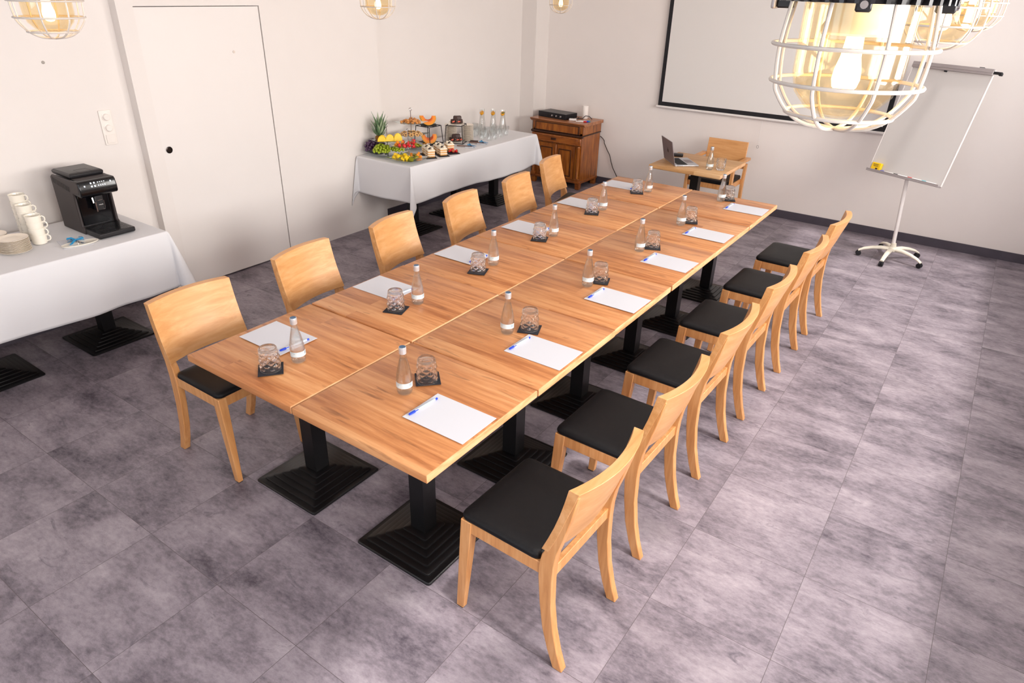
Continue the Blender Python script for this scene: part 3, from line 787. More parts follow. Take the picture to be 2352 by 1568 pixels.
# teaspoons tied with ribbon
def spoon_mb():
    mb = MB(); mb.ball((0, .055, .004), (.011, .017, .004), 10, 6)
    mb.tube([(0, .04, .004), (0, .0, .005), (0, -.05, .004)], [.0022, .0024, .0034], 6); return mb
def ribbon_mb(w=.006):
    mb = MB()
    def strip(pts):
        vs = []
        for i, q in enumerate(pts):
            q = Vector(q); t_ = Vector(pts[min(i + 1, len(pts) - 1)]) - Vector(pts[max(i - 1, 0)]); t_.normalize()
            s_ = t_.cross(Vector((0, 0, 1))); s_.normalize()
            s_ = (s_ * .75 + Vector((0, 0, .65))) 
            vs += [q - s_ * w, q + s_ * w]
        mb.add(vs, [(2 * i, 2 * i + 2, 2 * i + 3, 2 * i + 1) for i in range(len(pts) - 1)])
    strip([(-.046, 0, .011), (-.02, 0, .016), (0, 0, .017), (.02, 0, .016), (.046, 0, .011)])
    for s in (-1, 1):
        strip([(0, 0, .018), (s * .02, .018, .028), (s * .042, .022, .026), (s * .045, .008, .022), (s * .02, .002, .02), (0, 0, .018)])
        strip([(0, 0, .018), (s * .015, -.02, .014), (s * .03, -.045, .006), (s * .036, -.055, .005)])
    mb.ball((0, 0, .018), (.008, .006, .006), 8, 6)
    return mb
SPOON, RIB = spoon_mb().mesh('teaspoon', M['spoon']), ribbon_mb().mesh('ribbon', M['ribbon'])
tag(obj('paper_napkin', MB().box((0, 0, .0012), (.19, .165, .0024)), M['paper'], None, .0006, 1, loc=(-2.565, .398, ZB), rz=R(-12)), 'folded white napkin in front of the coffee machine', 'napkin')
dish = MB()
rings = []
for a, b, z in ((.040, .100, .0), (.044, .106, .004), (.045, .107, .008), (.040, .100, .006)):
    rings.append([Vector((a * math.cos(2 * PI * k / 32), b * math.sin(2 * PI * k / 32), z)) for k in range(32)])
dish.loft(rings)
dshape = obj('oval_dish', dish, M['porcelain'], None, loc=(-2.515, .405, ZB + .0026), rz=R(-8))
tag(dshape, 'narrow white oval dish on the napkin before the coffee machine', 'dish')
bd = thing('spoon_bundle', 'teaspoons tied with a blue ribbon on the napkin by the coffee machine', 'cutlery', (-2.56, .40, ZB + .0035), R(0), 'cutlery bundles tied with blue ribbon')
for k in range(5): obj('teaspoon', SPOON, None, bd, loc=(-.012 + .008 * k, .0 + .003 * (k % 2), .006), rz=R(90 + 82 + 6 * k - 90 + 5))
obj('ribbon', RIB, None, bd, loc=(.005, 0, 0), rz=R(70))

# ------------------------------------------------------------------ buffet
def square_plate_mb(s, lift=.014, th=.003):
    n = 12; mb = MB(); top = []; bot = []
    for i in range(n + 1):
        for j in range(n + 1):
            u, v = i / n * 2 - 1, j / n * 2 - 1
            z = lift * (abs(u * v) ** 1.3) + lift * .35 * max(abs(u), abs(v)) ** 4
            k = 1 - .05 * (1 - abs(u)) * abs(v) - .05 * (1 - abs(v)) * abs(u)
            top.append(Vector((u * s / 2 * k, v * s / 2 * k, z + th))); bot.append(Vector((u * s / 2 * k, v * s / 2 * k, z)))
    m_ = n + 1; fs = []
    for i in range(n):
        for j in range(n):
            a = i * m_ + j; fs.append((a, a + m_, a + m_ + 1, a + 1)); o_ = m_ * m_; fs.append((o_ + a, o_ + a + 1, o_ + a + m_ + 1, o_ + a + m_))
    o_ = m_ * m_
    edge = [i * m_ for i in range(m_)] + [(m_ - 1) * m_ + j for j in range(1, m_)] + [i * m_ + m_ - 1 for i in range(m_ - 2, -1, -1)] + [j for j in range(m_ - 2, 0, -1)]
    for q in range(len(edge)):
        a, b = edge[q], edge[(q + 1) % len(edge)]; fs.append((a, b, o_ + b, o_ + a))
    return mb.add(top + bot, fs)
def stand(label, x, y, tiers, ztop, ringr, rz=0):
    t = thing('cake_stand', label, 'cake stand', (x, y, ZB), rz, None)
    obj('foot', MB().lathe([(.052, 0), (.052, .003), (.03, .008), (.008, .012), (.006, .016)], 28), M['chrome'], t)
    for s, z in tiers: obj('glass_tier', square_plate_mb(s), M['plateglass'], t, loc=(0, 0, z - ZB), angle=60)
    mb = MB().tube([(0, 0, .01), (0, 0, ztop - ZB)], .0042, 10)
    for s, z in tiers: mb.lathe([(.010, z - ZB - .004), (.010, z - ZB + .008), (.006, z - ZB + .014)], 14)
    obj('pole', mb, M['chrome'], t)
    mb = MB(); mb.tube([(ringr * math.sin(2 * PI * k / 20), 0, ztop - ZB + ringr - ringr * math.cos(2 * PI * k / 20)) for k in range(20)], .003, 8, True)
    obj('ring_handle', mb, M['chrome'], t, rz=R(45))
    return t
SA, SB, SCn = (-2.885, 3.865), (-2.845, 3.475), (-2.512, 3.415)
stand('tall three-tier glass cake stand behind, topped with pastries', *SA, [(.30, .785), (.27, .893), (.26, 1.008)], 1.13, .013)
stand('two-tier glass stand at the wall end holding the grapes and pineapple', *SB, [(.33, .782), (.25, .895)], 1.03, .010)
stand('two-tier glass stand at the front corner of the buffet', *SCn, [(.31, .782), (.24, .895)], 1.04, .010)

# pineapple
pa = thing('pineapple', 'halved pineapple with its leafy crown on the left stand', 'fruit', (-2.925, 3.46, .8995))
obj('fruit_body', MB().lathe([(.02, .0), (.040, .002), (.046, .014), (.044, .03), (.03, .042), (.012, .046), (0, .046)], 20), M['pineskin'], pa)
rl = random.Random(3)
lf, lf2 = MB(), MB()
for ringi, (n, el, Ln, zz) in enumerate(((9, 28, .095, .035), (9, 46, .125, .045), (8, 60, .150, .055), (7, 72, .17, .065), (5, 82, .185, .07))):
    for k in range(n):
        a = 2 * PI * (k + .5 * (ringi % 2)) / n + rl.uniform(-.15, .15); e = R(el + rl.uniform(-7, 7)); L_ = Ln * rl.uniform(.85, 1.1)
        dirh = Vector((math.cos(a), math.sin(a), 0)); tg = Vector((-math.sin(a), math.cos(a), 0))
        pts = []
        for s in range(6):
            q = s / 5; ee = e + R(14) * (q - .3) * (1 if el < 50 else -.7)
            pts.append(dirh * (.008 + L_ * q * math.cos(ee)) + Vector((0, 0, zz + L_ * q * math.sin(ee))))
        vs = []
        for s, q in enumerate(pts):
            wd = .0175 * (1 - (s / 5) ** 1.8) + .0003
            vs += [q - tg * wd + dirh * .001, q - dirh * .0025 * (1 - s / 5), q + tg * wd + dirh * .001]
        fs = []
        for s in range(5):
            b0 = 3 * s; fs += [(b0, b0 + 1, b0 + 4, b0 + 3), (b0 + 1, b0 + 2, b0 + 5, b0 + 4)]
        (lf if (k + ringi) % 3 else lf2).add(vs, fs)
for mb_, mt in ((lf, 'leaf'), (lf2, 'leaflight')):
    o = obj('leaf_crown', mb_, M[mt], pa); q = o.modifiers.new('s', 'SOLIDIFY'); q.thickness = .0014
# pineapple slices standing on the upper tier
def wedge_mb(r, th, ang):
    mb = MB(); n = 8; out = [(0, 0)] + [(r * math.cos(R(ang * (k / n - .5))), r * math.sin(R(ang * (k / n - .5)))) for k in range(n + 1)]
    return mb.prism(out, 'Y', -th / 2, th / 2)
dome = [(-.042, 0), (.042, 0)] + [(.042 * math.cos(PI * k / 10), .006 + .058 * math.sin(PI * k / 10)) for k in range(11)]
pw0 = obj('pineapple_slice', MB().prism(dome, 'Y', -.008, .008), M['pine'], None, .003, 1)
for k, (x, y, a, tl) in enumerate([(-2.835, 3.395, 48, -14), (-2.85, 3.415, 45, -14), (-2.785, 3.455, 50, -10), (-2.80, 3.475, 45, -12), (-2.735, 3.515, 58, -6), (-2.755, 3.53, 52, -10)]):
    o = put(pw0, 'pw', (x, y, .901), R(a), 'yellow pineapple slice standing on the upper tier of the left stand', 'pineapple slices on the left stand', 'fruit')
    o.rotation_euler = (R(tl), 0, R(a)); o.scale = (1, 1, [.85, .9, 1.05, .95, 1.2, 1.1][k])
# grapes
def bunch(name, label, cx, cy, cz, ax, ay, az, mat, n, seed, r):
    rg = random.Random(seed); t = thing(name, label, 'fruit', (cx, cy, cz), 0, None)
    G = MB().ball((0, 0, 0), (r, r, r * 1.12), 12, 8).mesh('grape', mat)
    pts = []; tries = 0
    while len(pts) < n and tries < 6000:
        tries += 1
        q = Vector((rg.uniform(-ax, ax), rg.uniform(-ay, ay), rg.uniform(r, az)))
        if (q.x / ax) ** 2 + (q.y / ay) ** 2 + (max(0, q.z - r) / az) ** 2 > 1: continue
        if all((q - w_).length > r * 1.62 for w_ in pts): pts.append(q)
    for q in pts: obj('grape', G, None, t, loc=q)
    obj('stem', MB().tube([(-ax * .5, 0, az * .55), (0, 0, az * .75), (ax * .5, .01, az * .6)], .0025, 6), M['stem'], t)
    return t
bunch('grape_bunch', 'bunch of green grapes at the front of the lower left stand tier', -2.835, 3.39, .800, .080, .085, .070, M['greengrape'], 82, 5, .012)
bunch('grape_bunch', 'bunch of dark purple grapes beside the wall on the left stand', -2.968, 3.43, .800, .078, .125, .098, M['darkgrape'], 98, 6, .0125)
bunch('grape_bunch', 'small trailing bunch of green grapes right of the left stand pole', -2.755, 3.53, .800, .075, .065, .058, M['greengrape'], 50, 8, .0115)
# chunks on the front stand
rc = random.Random(11)
CH = MB().box((0, 0, .014), (.040, .032, .028), taper=.75).mesh('chunk', M['pine'])
pc0 = obj('pineapple_chunk', CH, None, None, .004, 1)
def scatter(proto, key, n, cx, cy, z, rx_, ry_, label, group, cat, rnd, dz=.018, tilt=25, pred=None, mind=.026):
    out = []; tries = 0
    while len(out) < n and tries < 3000:
        tries += 1
        a, q = rnd.random() * 2 * PI, math.sqrt(rnd.random())
        x, y = cx + rx_ * q * math.cos(a), cy + ry_ * q * math.sin(a)
        if pred and not pred(x, y): continue
        lay = 0 if len(out) < n * .65 else 1
        if any(l == lay and (x - X_) ** 2 + (y - Y_) ** 2 < mind ** 2 for X_, Y_, l in out): continue
        out.append((x, y, lay))
        o = put(proto, key, (x, y, z + lay * dz), rnd.random() * 6, label, group, cat)
        o.rotation_euler = (R(rnd.uniform(-tilt, tilt)), R(rnd.uniform(-tilt, tilt)), rnd.random() * 6)
    return out
zC0, zC1 = .789, .902
scatter(pc0, 'pc', 12, -2.565, 3.36, zC0, .085, .075, 'yellow pineapple chunk on the lower tier of the front stand', 'pineapple chunks on the front stand', 'fruit', rc)
KW = MB().lathe([(0, 0), (.021, 0), (.0225, .004), (.0215, .010), (0, .011)], 16).mesh('kiwi', M['kiwi'])
kw0 = obj('kiwi_slice', KW, None)
scatter(kw0, 'kw', 12, -2.475, 3.42, zC0 + .002, .075, .08, 'green kiwi slice on the lower tier of the front stand', 'kiwi slices on the front stand', 'fruit', rc, .012)
mg0 = obj('mango_cube', MB().box((0, 0, .012), (.028, .026, .024), taper=.8), M['melon'], None, .004, 1)
scatter(mg0, 'mg', 8, -2.51, 3.50, zC0, .08, .05, 'orange yellow fruit cube at the back of the front stand', 'fruit cubes on the front stand', 'fruit', rc)
def strawberry_mb():
    return MB().lathe([(0, 0), (.006, .002), (.013, .012), (.0165, .022), (.015, .029), (.008, .033), (0, .034)], 14)
st0 = thing('strawberry', 'x', 'fruit')
obj('berry', strawberry_mb(), M['straw'], st0)
cl = MB()
for k in range(5):
    a = 2 * PI * k / 5; c, s = math.cos(a), math.sin(a)
    cl.add([(0, 0, .034), (.008 * c - .004 * s, .008 * s + .004 * c, .034), (.016 * c, .016 * s, .031), (.008 * c + .004 * s, .008 * s - .004 * c, .034)], [(0, 1, 2, 3)])
obj('calyx', cl, M['mint'], st0)
scatter(st0, 'st', 16, -2.515, 3.42, zC1, .085, .085, 'red strawberry on the upper tier of the front stand', 'strawberries on the front stand', 'fruit', rc, .022, 70, None, .029)
scatter(mg0, 'mg', 6, -2.585, 3.375, zC1, .04, .04, 'orange fruit cube at the left of the strawberry tier', 'fruit cubes beside the strawberries', 'fruit', rc)
scatter(kw0, 'kw', 5, -2.45, 3.475, zC1 + .002, .035, .035, 'green kiwi slice at the right of the strawberry tier', 'kiwi slices beside the strawberries', 'fruit', rc, .01)
# pastries on the tall stand
ck0 = obj('pastry_bite', MB().ball((0, 0, .012), (.020, .015, .013), 12, 8), M['cookie'])
scatter(ck0, 'ck', 24, SA[0], SA[1], 1.014, .095, .095, 'small golden pastry heaped on the top tier of the tall stand', 'pastries on the top tier', 'pastry', rc, .017, 30, None, .028)
jr = thing('jam_biscuit', 'x', 'biscuit')
obj('biscuit_ring', MB().lathe([(.010, .004), (.012, 0), (.022, 0), (.0245, .004), (.022, .009), (.013, .0095), (.010, .008)], 20), M['cookiepale'], jr)
obj('jam_centre', MB().lathe([(0, .003), (.0105, .003), (.0105, .007), (.006, .0085), (0, .009)], 14), M['jam'], jr)
n = 0
for ring_, cnt, zz, tl in ((.10, 11, .904, -38), (.060, 7, .912, -25)):
    for k in range(cnt):
        a = 2 * PI * k / cnt + ring_ * 9
        o = put(jr, 'jr', (SA[0] + ring_ * math.cos(a), SA[1] + ring_ * math.sin(a), zz), 0, 'round biscuit with a dark jam centre on the middle tier', 'jam biscuits on the middle tier', 'biscuit')
        o.rotation_euler = (R(-tl) * -math.sin(a) * 1, R(-tl) * math.cos(a), 0)
cs0 = obj('chocolate_stick', MB().tube([(-.05, 0, .004), (.05, 0, .004)], .0042, 8), M['choc'])
for k in range(7):
    o = put(cs0, 'cs', (-2.80 + .008 * k, 3.955 - .012 * k, .790 + .004 * (k % 3)), R(20 + 9 * k), 'thin brown chocolate stick on the bottom tier of the tall stand', 'chocolate sticks on the bottom tier', 'biscuit')

# wire risers with melon and dessert
def riser(label, x, y, z1, rz, r0=.152, r1=.132):
    t = thing('wire_riser', label, 'riser', (x, y, ZB), rz)
    c0 = [(r0 * math.cos(PI / 2 * k), r0 * math.sin(PI / 2 * k), .004) for k in range(4)]
    c1 = [(r1 * math.cos(PI / 2 * k), r1 * math.sin(PI / 2 * k), z1 - ZB) for k in range(4)]
    for nm, cc in (('base_frame', c0), ('top_frame', c1)):
        mb = MB()
        for k in range(4): mb.tube([cc[k], cc[(k + 1) % 4]], .0038, 8); mb.ball(cc[k], (.0038,) * 3, 8, 6)
        obj(nm, mb, M['black'], t)
    for k in range(4): obj('leg', MB().tube([c0[k], c1[k]], .0038, 8), M['black'], t)
    return t
riser('black wire riser carrying melon, left of the other riser', -2.915, 4.165, .943, R(45))
riser('black wire riser carrying chocolate dessert, beside the plate stack', -2.735, 4.405, .943, R(68), .14, .122)
slate0 = obj('slate_tile', MB().box((0, 0, .0025), (.15, .15, .005)), M['slate'], None, .0012, 1)
slates = [(-2.905, 4.155, .947, 45, 'square slate tile on top of the melon riser', (1.1, 1.1, 1)), (-2.905, 4.155, ZB, 0, 'slate tile on the cloth inside the melon riser', (1.15, 1.15, 1)),
          (-2.515, 3.70, ZB, -33, 'slate board under the two leftmost cake slices', (1.7, .72, 1)), (-2.485, 3.845, ZB, -30, 'slate board under the middle pair of cake slices', (1.7, .72, 1)),
          (-2.465, 3.985, ZB, -30, 'slate board under the cake slice and strawberries', (1.5, .78, 1))]
for x, y, z, a, lab, scl in slates:
    o = put(slate0, 'slate', (x, y, z), R(a), lab, 'slate serving tiles', 'serving tile'); o.scale = scl
# melon wedge: half annulus swept about its end axis
def melon_wedge(label, x, y, z, rz, r=.082, span=58, start=-29, tiltx=0):
    t = thing('melon_wedge', label, 'fruit', (x, y, z), rz, None)
    def sweep(profile, mat, nm, closed=True):
        rings = []
        K = 7
        for i in range(K):
            a = R(start + span * i / (K - 1))
            rings.append([Vector((px, -pz * math.sin(a), -pz * math.cos(a))) for px, pz in profile])
        mb = MB().loft(rings); mb.v = [(q[0], q[1], q[2] + r) for q in mb.v]
        return obj(nm, mb, mat, t, angle=50)
    n = 18
    def arc(rr, rev=False):
        q = [(rr * math.cos(PI * k / n), rr * math.sin(PI * k / n)) for k in range(n + 1)]
        return q[::-1] if rev else q
    sweep(arc(r) + arc(r * .93, True), M['rind'], 'rind')
    sweep(arc(r * .93) + arc(r * .60, True), M['melon'], 'flesh')
    sweep(arc(r * .60) + arc(r * .50, True), M['meloncore'], 'seed_hollow')
    return t
melon_wedge('cantaloupe wedge at the front of the riser top', -2.885, 4.135, .9525, R(44), .080, 38, -19)
melon_wedge('cantaloupe wedge standing behind another on the riser top', -2.935, 4.178, .9525, R(40), .086, 38, -19)
melon_wedge('front cantaloupe wedge on the cloth level of the riser', -2.862, 4.115, ZB + .0055, R(44), .080, 32, -16)
melon_wedge('middle cantaloupe wedge on the cloth level of the riser', -2.899, 4.152, ZB + .0055, R(44), .082, 32, -16)
melon_wedge('rear cantaloupe wedge on the cloth level of the riser', -2.937, 4.189, ZB + .0055, R(44), .083, 32, -16)
# dessert plates
dp0 = obj('dessert_plate', square_plate_mb(.17, .012), M['porcelain'], None)
for x, y, z, a, lab in ((-2.735, 4.40, .947, 30, 'white square plate of dessert on top of the riser'), (-2.742, 4.395, ZB + .0, 23, 'white square plate of dessert on the cloth inside the riser')):
    put(dp0, 'dp', (x, y, z), R(a), lab, 'square dessert plates', 'plate').scale = (1, 1, 1) if z > .9 else (.82, .82, 1)
br0 = obj('chocolate_cake_piece', MB().box((0, 0, .021), (.052, .046, .042), taper=.9), M['choc'], None, .006, 2)
sh0 = thing('strawberry_half', 'x', 'fruit')
hb = strawberry_mb(); hb.v = [(q[0], q[1] * .5 if q[1] < 0 else q[1] * .12, q[2]) for q in hb.v]
obj('berry', hb, M['strawpale'], sh0)
for lev, (cx, cy, cz, nm) in enumerate(((-2.735, 4.40, .952, 'on top of the riser'), (-2.742, 4.385, ZB + .0055, 'at the foot of the riser'))):
    for k, (dx, dy, dz, a) in enumerate(((-.04, .005, 0, 20), (-.01, .035, 0, 50), (.012, .055, .0, 10), (-.035, .045, 0, 70), (-.022, .026, .034, 30), (.0, .05, .034, 60))):
        put(br0, 'br', (cx + dx, cy + dy, cz + dz), R(a), 'dark chocolate cake piece on the plate %s' % nm, 'chocolate cake pieces %s' % nm, 'cake')
    for k, (dx, dy) in enumerate(((.0, -.035), (.035, -.005), (.05, .025))[:2 + lev]):
        o = put(sh0, 'sh', (cx + dx, cy + dy, cz + .02), R(30 + 40 * k), 'halved strawberry before the chocolate cake %s' % nm, 'strawberry halves %s' % nm, 'fruit')
        o.rotation_euler = (R(60), R(20 * (k - 1)), R(40 + 25 * k))
# layered cream cakes
def cake(label, x, y, rz, red=False):
    t = thing('cake_slice', label, 'cake', (x, y, ZB + .0055), rz)
    w_, l_ = .056, .074; t.scale = (1.25, 1.25, 1.2)
    for k in range(3): obj('sponge_layer', MB().box((0, 0, .008 + .018 * k), (l_, w_, .0095)), M['sponge'], t, .002, 1)
    for k in range(2): obj('cream_layer', MB().box((0, 0, .0170 + .018 * k), (l_ + .002, w_ + .002, .009)), M['cream_food'], t, .003, 2)
    obj('cream_layer', MB().box((0, 0, .055), (l_ + .004, w_ + .006, .015)), M['cream_food'], t, .006, 3)
    obj('cream_coat', MB().box((-l_ / 2 - .003, 0, .03), (.008, w_ + .006, .058)), M['cream_food'], t, .004, 2)
    tp = MB()
    for (dx, dy) in ((.018, .012), (-.012, -.014), (-.022, .012)): tp.ball((dx, dy, .069), (.015, .012, .011), 10, 7)
    obj('cream_rosette', tp, M['cream_food'], t)
    for (dx, dy) in ((.024, -.014), (.005, .004), (-.016, .016), (.022, .018)): obj('blueberry', MB().ball((dx, dy, .071), (.0065,) * 3, 8, 6), M['berry'], t)
    return t
cake('layered cream cake slice at the front left of the slates', -2.465, 3.67, R(-33))
cake('layered cream cake slice behind on the left slate', -2.565, 3.735, R(-33))
cake('layered cream cake slice at the front of the middle slate', -2.43, 3.81, R(-30))
cake('layered cream cake slice behind on the middle slate', -2.535, 3.875, R(-30))
cake('layered cream cake slice behind the strawberries on the right slate', -2.505, 4.01, R(-30))
for k, (dx, dy, tl) in enumerate(((0, 0, 60), (.018, .012, 80), (.032, .028, 70), (.012, -.018, 65), (.035, .0, 75), (.02, .03, 85), (-.01, .02, 60))):
    o = put(st0, 'st', (-2.445 + dx, 3.955 + dy, ZB + .014 + .008 * (k % 2)), 0, 'red strawberry heaped before the cake on the right slate', 'strawberries on the right slate', 'fruit')
    o.rotation_euler = (R(tl), R(10 * k), R(50 * k))
# plate stacks
dpl0 = obj('dinner_plate', MB().lathe([(0, .003), (.035, .003), (.038, 0), (.042, .002), (.062, .007), (.066, .0095), (.0655, .011), (.060, .0095), (.040, .0055), (0, .0055)], 32), M['porcelaintop'])
for (x, y), n, nm in (((-2.695, 4.545), 21, 'right'), ((-2.835, 4.435), 21, 'left')):
    for k in range(n):
        put(dpl0, 'dpl', (x + .001 * math.sin(k * 1.7), y + .001 * math.cos(k * 2.9), ZB + .008 * k), 0, 'cream plate, %s from the top of the %s-hand buffet plate stack' % (NTH[n - 1 - k], nm), '%s stack of buffet plates' % nm, 'plate')
# carafes
def carafe(label, x, y, h, mint=False):
    t = thing('water_carafe', label, 'carafe', (x, y, ZB))
    s = h / .28
    pr_ = [(0, .002), (.036, .001), (.042, .008), (.043, .03), (.041, .07), (.034, .13), (.027, .18), (.0245, .205), (.0245, .235), (.027, .27), (.028, .28)]
    obj('glass_body', MB().lathe([(r, z * s) for r, z in pr_] + [(.0275, .2795 * s), (.022, .235 * s), (.022, .206 * s), (.032, .13 * s), (.039, .07 * s), (.041, .03 * s), (.039, .012), (0, .010)], 28), M['carafe'], t)
    obj('orange_slice', MB().lathe([(0, 0), (.0225, 0), (.0235, .004), (.0225, .018), (0, .019)], 18, (0, 0, .232 * s), Matrix.Rotation(R(38), 3, 'X')), M['orange'], t)
    obj('orange_slice', MB().lathe([(0, 0), (.017, 0), (.018, .003), (.017, .008), (0, .009)], 18, (.002, 0, .222 * s), Matrix.Rotation(R(-50), 3, 'Y')), M['orange'], t)
    if mint: obj('mint_leaves', MB().ball((.006, -.010, .250 * s), (.017, .011, .007), 10, 6).ball((.012, .006, .252 * s), (.010, .010, .008), 10, 6), M['mint'], t)
    return t
carafe('glass carafe with orange slice, leftmost of three on the buffet', -2.765, 4.90, .285)
carafe('glass carafe with orange slice, middle of three on the buffet', -2.71, 5.035, .268)
carafe('glass carafe with orange and mint, rightmost of three on the buffet', -2.665, 5.16, .25, True)
gl0 = obj('water_glass', MB().lathe([(.027, 0), (.0285, .004), (.0315, .10), (.0300, .10), (.027, .010), (0, .008)], 24), M['thin'])
gpos = [(-2.93, 4.985), (-2.855, 4.80), (-2.775, 4.745), (-2.79, 4.825), (-2.86, 4.98), (-2.70, 4.90), (-2.655, 4.815), (-2.63, 4.72), (-2.755, 5.10), (-2.635, 4.935), (-2.52, 4.715), (-2.525, 4.82), (-2.645, 5.06), (-2.545, 4.955), (-2.56, 5.085)]
gname = ['at the very back by the wall', 'at the back left, behind the others', 'leftmost in the middle rows', 'just left of the first carafe', 'at the back, behind the first carafe', 'between the first and second carafe', 'in front of the first carafe, second row', 'leftmost of the second row', 'behind the third carafe', 'in front of the middle carafe',
         'front row, leftmost', 'front row, second from left', 'in front of the third carafe', 'front row, third from left', 'front row, rightmost']
for (x, y), nm in zip(gpos, gname): put(gl0, 'gl', (x, y, ZB), 0, 'clear water glass on the buffet, %s' % nm, 'water glasses on the buffet', 'glass')
# cutlery on the buffet
def setbundle(x, y, rz, label, scl=1.0):
    b = thing('cutlery_bundle', label, 'cutlery', (x, y, ZB + .001), rz, 'cutlery bundles tied with blue ribbon')
    obj('paper_napkin', MB().box((.01, 0, .003), (.115, .075, .006)), M['paper'], b, .002, 1)
    for k in range(3): obj('fork', MB().tube([(-.13, -.012 + .01 * k, .011), (-.06, -.010 + .01 * k, .010), (.03, -.010 + .01 * k, .009)], [.0042, .003, .002], 6), M['copper'] if k < 2 else M['spoon'], b)
    obj('ribbon', RIB, None, b, loc=(.01, 0, 0), rz=R(80))
    return b
setbundle(-2.475, 4.30, R(35), 'left cutlery bundle with blue ribbon on the buffet front edge')
setbundle(-2.485, 4.52, R(35), 'right cutlery bundle with blue ribbon on the buffet front edge')
tag(obj('chocolate_bar', MB().box((0, 0, .007), (.085, .035, .014)), M['choc'], None, .004, 2, loc=(-2.60, 4.545, ZB), rz=R(30)), 'small dark brown bar lying between plates and glasses', 'confection')

# ------------------------------------------------------------------ antique cabinet
cb = thing('cabinet', 'antique reddish brown wooden cabinet in the far left corner', 'cabinet', (-2.475, 6.06, 0))
W2, DP = .368, .458
obj('body', MB().box((0, DP / 2 + .012, .385), (2 * W2 - .02, DP, .61)).box((0, DP / 2 + .012, .72), (2 * W2 - .005, DP, .13)), M['oldwood'], cb, .003)
obj('cornice', MB().prism([(-.026, .808), (-.026, .797), (-.012, .784), (0, .776), (0, .77), (DP + .012, .77), (DP + .012, .808)], 'X', -W2 - .024, W2 + .024), M['oldtop'], cb, .004)
obj('moulding', MB().box((0, .0, .652), (2 * W2 + .022, .03, .026)).box((W2, DP / 2, .660), (.022, DP, .016)).box((-W2, DP / 2, .660), (.022, DP, .016)), M['olddark'], cb, .006)
up = obj('drawer', MB().box((0, .004, .722), (.66, .018, .095)), M['oldwood'], cb, .003)
fr = MB(); 
for x0, x1, z0, z1 in ((-.31, .31, .671, .679), (-.31, .31, .764, .772), (-.318, -.306, .671, .772), (.306, .318, .671, .772)): fr.box(((x0 + x1) / 2, -.006, (z0 + z1) / 2), (x1 - x0, .010, z1 - z0))
obj('drawer_beading', fr, M['olddark'], up, .002)
dr = obj('drawer', MB().box((0, -.010, .588), (.635, .03, .090)), M['oldwood_x'], cb, .006)
fr = MB()
for x0, x1, z0, z1 in ((-.295, .295, .549, .556), (-.295, .295, .62, .627), (-.300, -.293, .549, .627), (.293, .300, .549, .627)): fr.box(((x0 + x1) / 2, -.027, (z0 + z1) / 2), (x1 - x0, .008, z1 - z0))
obj('drawer_beading', fr, M['oldwood'], dr, .002)
obj('lock_plate', MB().box((-.03, -.027, .588), (.075, .004, .03)), M['olddark'], dr, .002)
for s in (-1, 1):
    dd = obj('cabinet_door', MB().box((s * .137, .003, .325), (.262, .018, .40)), M['oldwood'], cb, .002)
    fr = MB(); x0, x1 = s * .137 - .085, s * .137 + .085
    for a, b, c_, e_ in ((x0, x1, .468, .478), (x0, x1, .150, .160), (x0 - .005, x0 + .005, .15, .478), (x1 - .005, x1 + .005, .15, .478)): fr.box(((a + b) / 2, -.009, (c_ + e_) / 2), (b - a, .010, e_ - c_))
    obj('panel_frame', fr, M['olddark'], dd, .002)
    pl = obj('pilaster', MB().lathe([(.020, .14), (.024, .16), (.018, .18), (.021, .30), (.020, .50), (.025, .52), (.022, .535)], 14, (s * .325, -.004, 0)), M['oldwood'], cb)
    obj('bracket', MB().box((s * .333, -.008, .588), (.045, .034, .09)), M['oldwood_x'], cb, .008)
    obj('plinth_block', MB().box((s * .326, -.004, .110), (.06, .04, .06)), M['oldwood_x'], cb, .004)
obj('centre_strip', MB().box((0, -.004, .325), (.022, .022, .40)), M['oldwood_x'], cb, .005)
obj('base_rail', MB().box((0, DP / 2 - .002, .09), (2 * W2 + .006, DP + .01, .028)), M['oldwood_x'], cb, .005)
for s in (-1, 1):
    for y in (.03, DP - .03): obj('leg', MB().box((s * .33, y, .038), (.055, .055, .076), taper=1.1), M['oldwood_x'], cb, .003)
# equipment on the cabinet
ZK = .808
am = thing('amplifier', 'flat black audio amplifier on the antique cabinet', 'amplifier', (-2.605, 6.28, ZK), R(-7))
obj('case', MB().box((0, .0, .036), (.43, .23, .060)), M['amp'], am, .003)
fp = obj('front_plate', MB().box((0, -.118, .034), (.44, .008, .066)), M['amp'], am, .002)
for k in range(6): obj('knob', MB().lathe([(.010, 0), (.010, .012), (.008, .014), (0, .014)], 12, (-.03 + .034 * k, -.122, .034), Matrix.Rotation(R(90), 3, 'X')), M['greymetal'] if k % 2 else M['blackplastic'], fp)
for s in (-.18, .18): obj('foot', MB().lathe([(.014, 0), (.014, .007)], 12, (s, -.08, 0)), M['glide'], am)
tag(obj('candle', MB().lathe([(0, 0), (.036, 0), (.038, .004), (.038, .15), (.036, .153), (.012, .150), (0, .150)], 28), M['candle'], loc=(-2.305, 6.44, ZK)), 'thick white cylinder standing on the cabinet beside the amplifier', 'candle')
cbl = MB().tube([(-2.41, 6.31, .815), (-2.39, 6.26, .835), (-2.36, 6.22, .815), (-2.33, 6.25, .812), (-2.32, 6.31, .83), (-2.35, 6.34, .815), (-2.30, 6.36, .812), (-2.26, 6.38, .85), (-2.22, 6.40, .845), (-2.19, 6.42, .812)], .0042, 8)
tag(obj('black_cable', cbl, M['black']), 'tangled black cable on the cabinet in front of the candle', 'cable')
